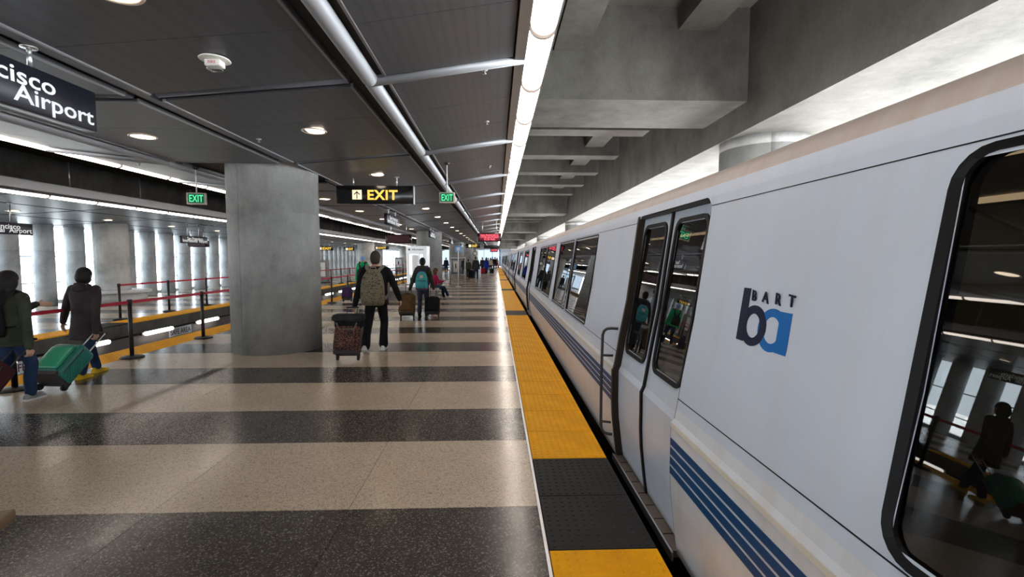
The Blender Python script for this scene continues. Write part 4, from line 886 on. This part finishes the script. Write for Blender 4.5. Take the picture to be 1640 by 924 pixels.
# --- walkers at the left
person('person in an olive jacket and jeans with long black hair, at the left edge', (-5.50, 5.52, 0), -0.10, 1.50, {-1: (-.08, -.22, .06, -.6), 1: (.08, .12, 0, 0)}, {-1: (-.05, .34, 1.28, .4), 1: (.40, -.10, .76, .9)},
       dict(top='olive', legs='jeans', shoes='grey', hair='hair_black'), 'long', .44, hood='c_black', build_=1.32, head_yaw=.6)
suitcase('dark red wheeled suitcase cut by the left photo edge', (-5.42, 4.90, .045), -.1, .38, .24, .56, .78, 'bagred', 'dark_metal', .40)
backpack('black backpack on the person at the left photo edge', (-5.50, 5.52, 0), -.10, .28, .78, 1.16, -.115, ('c_black', 'c_navy', 'c_black'), .16, H=1.5)
person('person in a long dark brown coat and yellow shoes, pulling a green suitcase', (-5.72, 6.78, 0), -.08, 1.51, {-1: (-.08, .20, 0, 0), 1: (.08, -.18, .0, 0)}, {-1: (-.46, .06, .86, .4), 1: (.27, -.10, .72, .9)},
       dict(top='coat_brown', legs='jeans', shoes='shoe_yellow', sole='shoe_yellow', hair='hair_black'), 'bob', .345, hood='coat_brown', head_yaw=.15, build_=1.2)
suitcase('shiny green hard-shell suitcase tilted on two wheels', (-5.52, 6.00, .045), -.10, .40, .27, .53, .86, 'shell_green', 'dark_metal', .36, True, 'shell_green_lid', grip_w=.17, rod='plastic_white')
# --- man with the camouflage backpack
person('man in black sweatshirt and black trousers with short hair, walking away', (-2.12, 8.46, 0), 0, 1.77, {-1: (-.09, -.42, .06, -.5), 1: (.09, .10, 0, 0)}, {-1: (-.32, -.20, .80, .9), 1: (.40, .06, .90, .5)},
       dict(top='c_black', legs='c_black', shoes='shoe_white', hair='hair_short'), 'short', .47, build_=1.18, flare=1.25, hood=None)
backpack('camouflage backpack worn by the man in black', (-2.12, 8.46, 0), 0, .40, .83, 1.46, -.125, ('camo', 'camo', 'strap_grey'), .23, d=.21, H=1.77)
suitcase('brown leopard-print wheeled suitcase', (-2.38, 7.64, .045), 0, .40, .24, .50, .36, 'leopard', 'dark_metal', .34)
t = thing('duffel_bag', 'black duffel bag strapped on top of the leopard-print suitcase', 'bag', (-2.38, 7.80, .50), 0)
MB().rbox(-.22, .22, -.17, .10, .0, .22, .06, 4).build('bag_body', 'c_black', t); MB().rbox(-.25, .25, -.20, .06, .13, .245, .05, 3).build('flap', 'charcoal', t); MB().tube([(-.16, -.2, .12), (-.12, -.215, .02), (.12, -.215, .02), (.16, -.2, .12)], .012, 8).build('strap', 'strap', t)
# --- man with the teal backpack
person('man in olive jacket and dark jeans pulling two suitcases', (-2.06, 13.45, 0), 0, 1.66, {-1: (-.085, -.12, .02, -.25), 1: (.085, .10, 0, 0)}, {-1: (-.36, -.14, .80, .9), 1: (.34, -.14, .82, .9)},
       dict(top='olive', legs='jeans_grey', shoes='shoe_dark', sole='shoe_dark', hair='hair_black'), 'short', .46, hood='olive')
backpack('teal backpack with a magenta base and a small patch', (-2.06, 13.45, 0), 0, .34, .76, 1.28, -.115, ('teal', 'teal', 'purple'), .20, True, .17, H=1.66)
suitcase('brown wheeled suitcase on the left of the teal backpack', (-2.42, 13.0, .045), 0, .42, .25, .60, .28, 'bagbrown', 'black', .30)
suitcase('black wheeled suitcase on the right of the teal backpack', (-1.76, 13.2, .045), 0, .40, .25, .50, .28, 'c_black', 'black', .36)
# --- others
person('person in a bright green hoodie and blue cap, half hidden by the man in black', (-5.15, 18.6, 0), 0, 1.72, STEP, HANG, dict(top='green', legs='jeans', hair='cap_blue'), 'cap', .46, .018, hood='green')
backpack('dark backpack on the person in the green hoodie', (-5.15, 18.6, 0), 0, .32, .86, 1.28, -.12, ('charcoal', 'charcoal', 'charcoal'), .19)
suitcase('small purple wheeled suitcase beside the belt posts', (-5.58, 18.0, .045), 0, .36, .24, .46, .3, 'purple', 'black', .3)
person('seated woman in a magenta top and jeans with long brown hair', (-2.48, 19.05, 0), -1.15, 1.62, {-1: (-.10, .44, .0, 0), 1: (.08, .56, .06, .1)}, {-1: (-.15, .34, .72, .8), 1: (.15, .36, .72, .8)},
       dict(top='magenta', legs='jeans', shoes='beige', hair='hair_brown'), 'long', .47, .018, True, .10)
FAR = [('man in a dark jacket and jeans with a black suitcase, beyond the notice frame', -1.50, 36.0, 1.76, 'charcoal', 'jeans', 'hair_short', 'short', STEP),
       ('person in a long royal blue coat with a red suitcase', -0.92, 46.5, 1.70, 'blue', 'c_black', 'hair_black', 'long', STEPR),
       ('person in olive with a black bag, left of the man with the black suitcase', -2.30, 40.0, 1.55, 'olive', 'c_black', 'hair_black', 'short', STAND),
       ('person in grey standing just left of the royal blue coat', -1.40, 50.0, 1.72, 'charcoal', 'c_black', 'hair_brown', 'short', STAND),
       ('person in navy seen through the gap left of the notice frame', -5.3, 51.0, 1.70, 'c_navy', 'jeans', 'hair_black', 'short', STAND),
       ('second person in navy, right beside the notice frame', -3.0, 45.0, 1.68, 'c_navy', 'jeans', 'hair_black', 'short', STEP),
       ('person in a pale beige top in the distant crowd', -0.62, 58.0, 1.68, 'beige', 'c_black', 'hair_brown', 'long', STAND),
       ('person in dark red among the distant crowd', -0.95, 60.0, 1.66, 'red', 'c_black', 'hair_black', 'short', STAND),
       ('person in black jacket and jeans near the end of the yellow edge', -0.45, 66.0, 1.80, 'c_black', 'jeans', 'hair_black', 'short', STEP),
       ('person in black standing right beside the distant walkers', -0.10, 68.0, 1.76, 'c_black', 'jeans', 'hair_black', 'bob', STAND),
       ('person in pink closest to the train at the far end', 0.20, 76.0, 1.68, 'pink', 'c_black', 'hair_brown', 'long', STAND)]
for lb, x, y, H, tp_, lg, hr_, st, lp in FAR:
    person(lb, (x, y, 0), random.uniform(-.3, .3), H, lp, HANG, dict(top=tp_, legs=lg, hair=hr_), st, .33 if tp_ == 'blue' else .46, .028, eyes=False)
suitcase('tall black wheeled suitcase of the man in the dark jacket', (-1.88, 36.2, .045), 0, .42, .28, .66, .15, 'c_black', 'black', .3)
suitcase('red wheeled suitcase of the person in the royal blue coat', (-1.22, 45.8, .045), 0, .42, .26, .58, .25, 'red', 'black', .3)
suitcase('small black suitcase right of the royal blue coat', (-0.40, 47.5, .045), 0, .40, .26, .50, .2, 'c_black', 'black', .2)
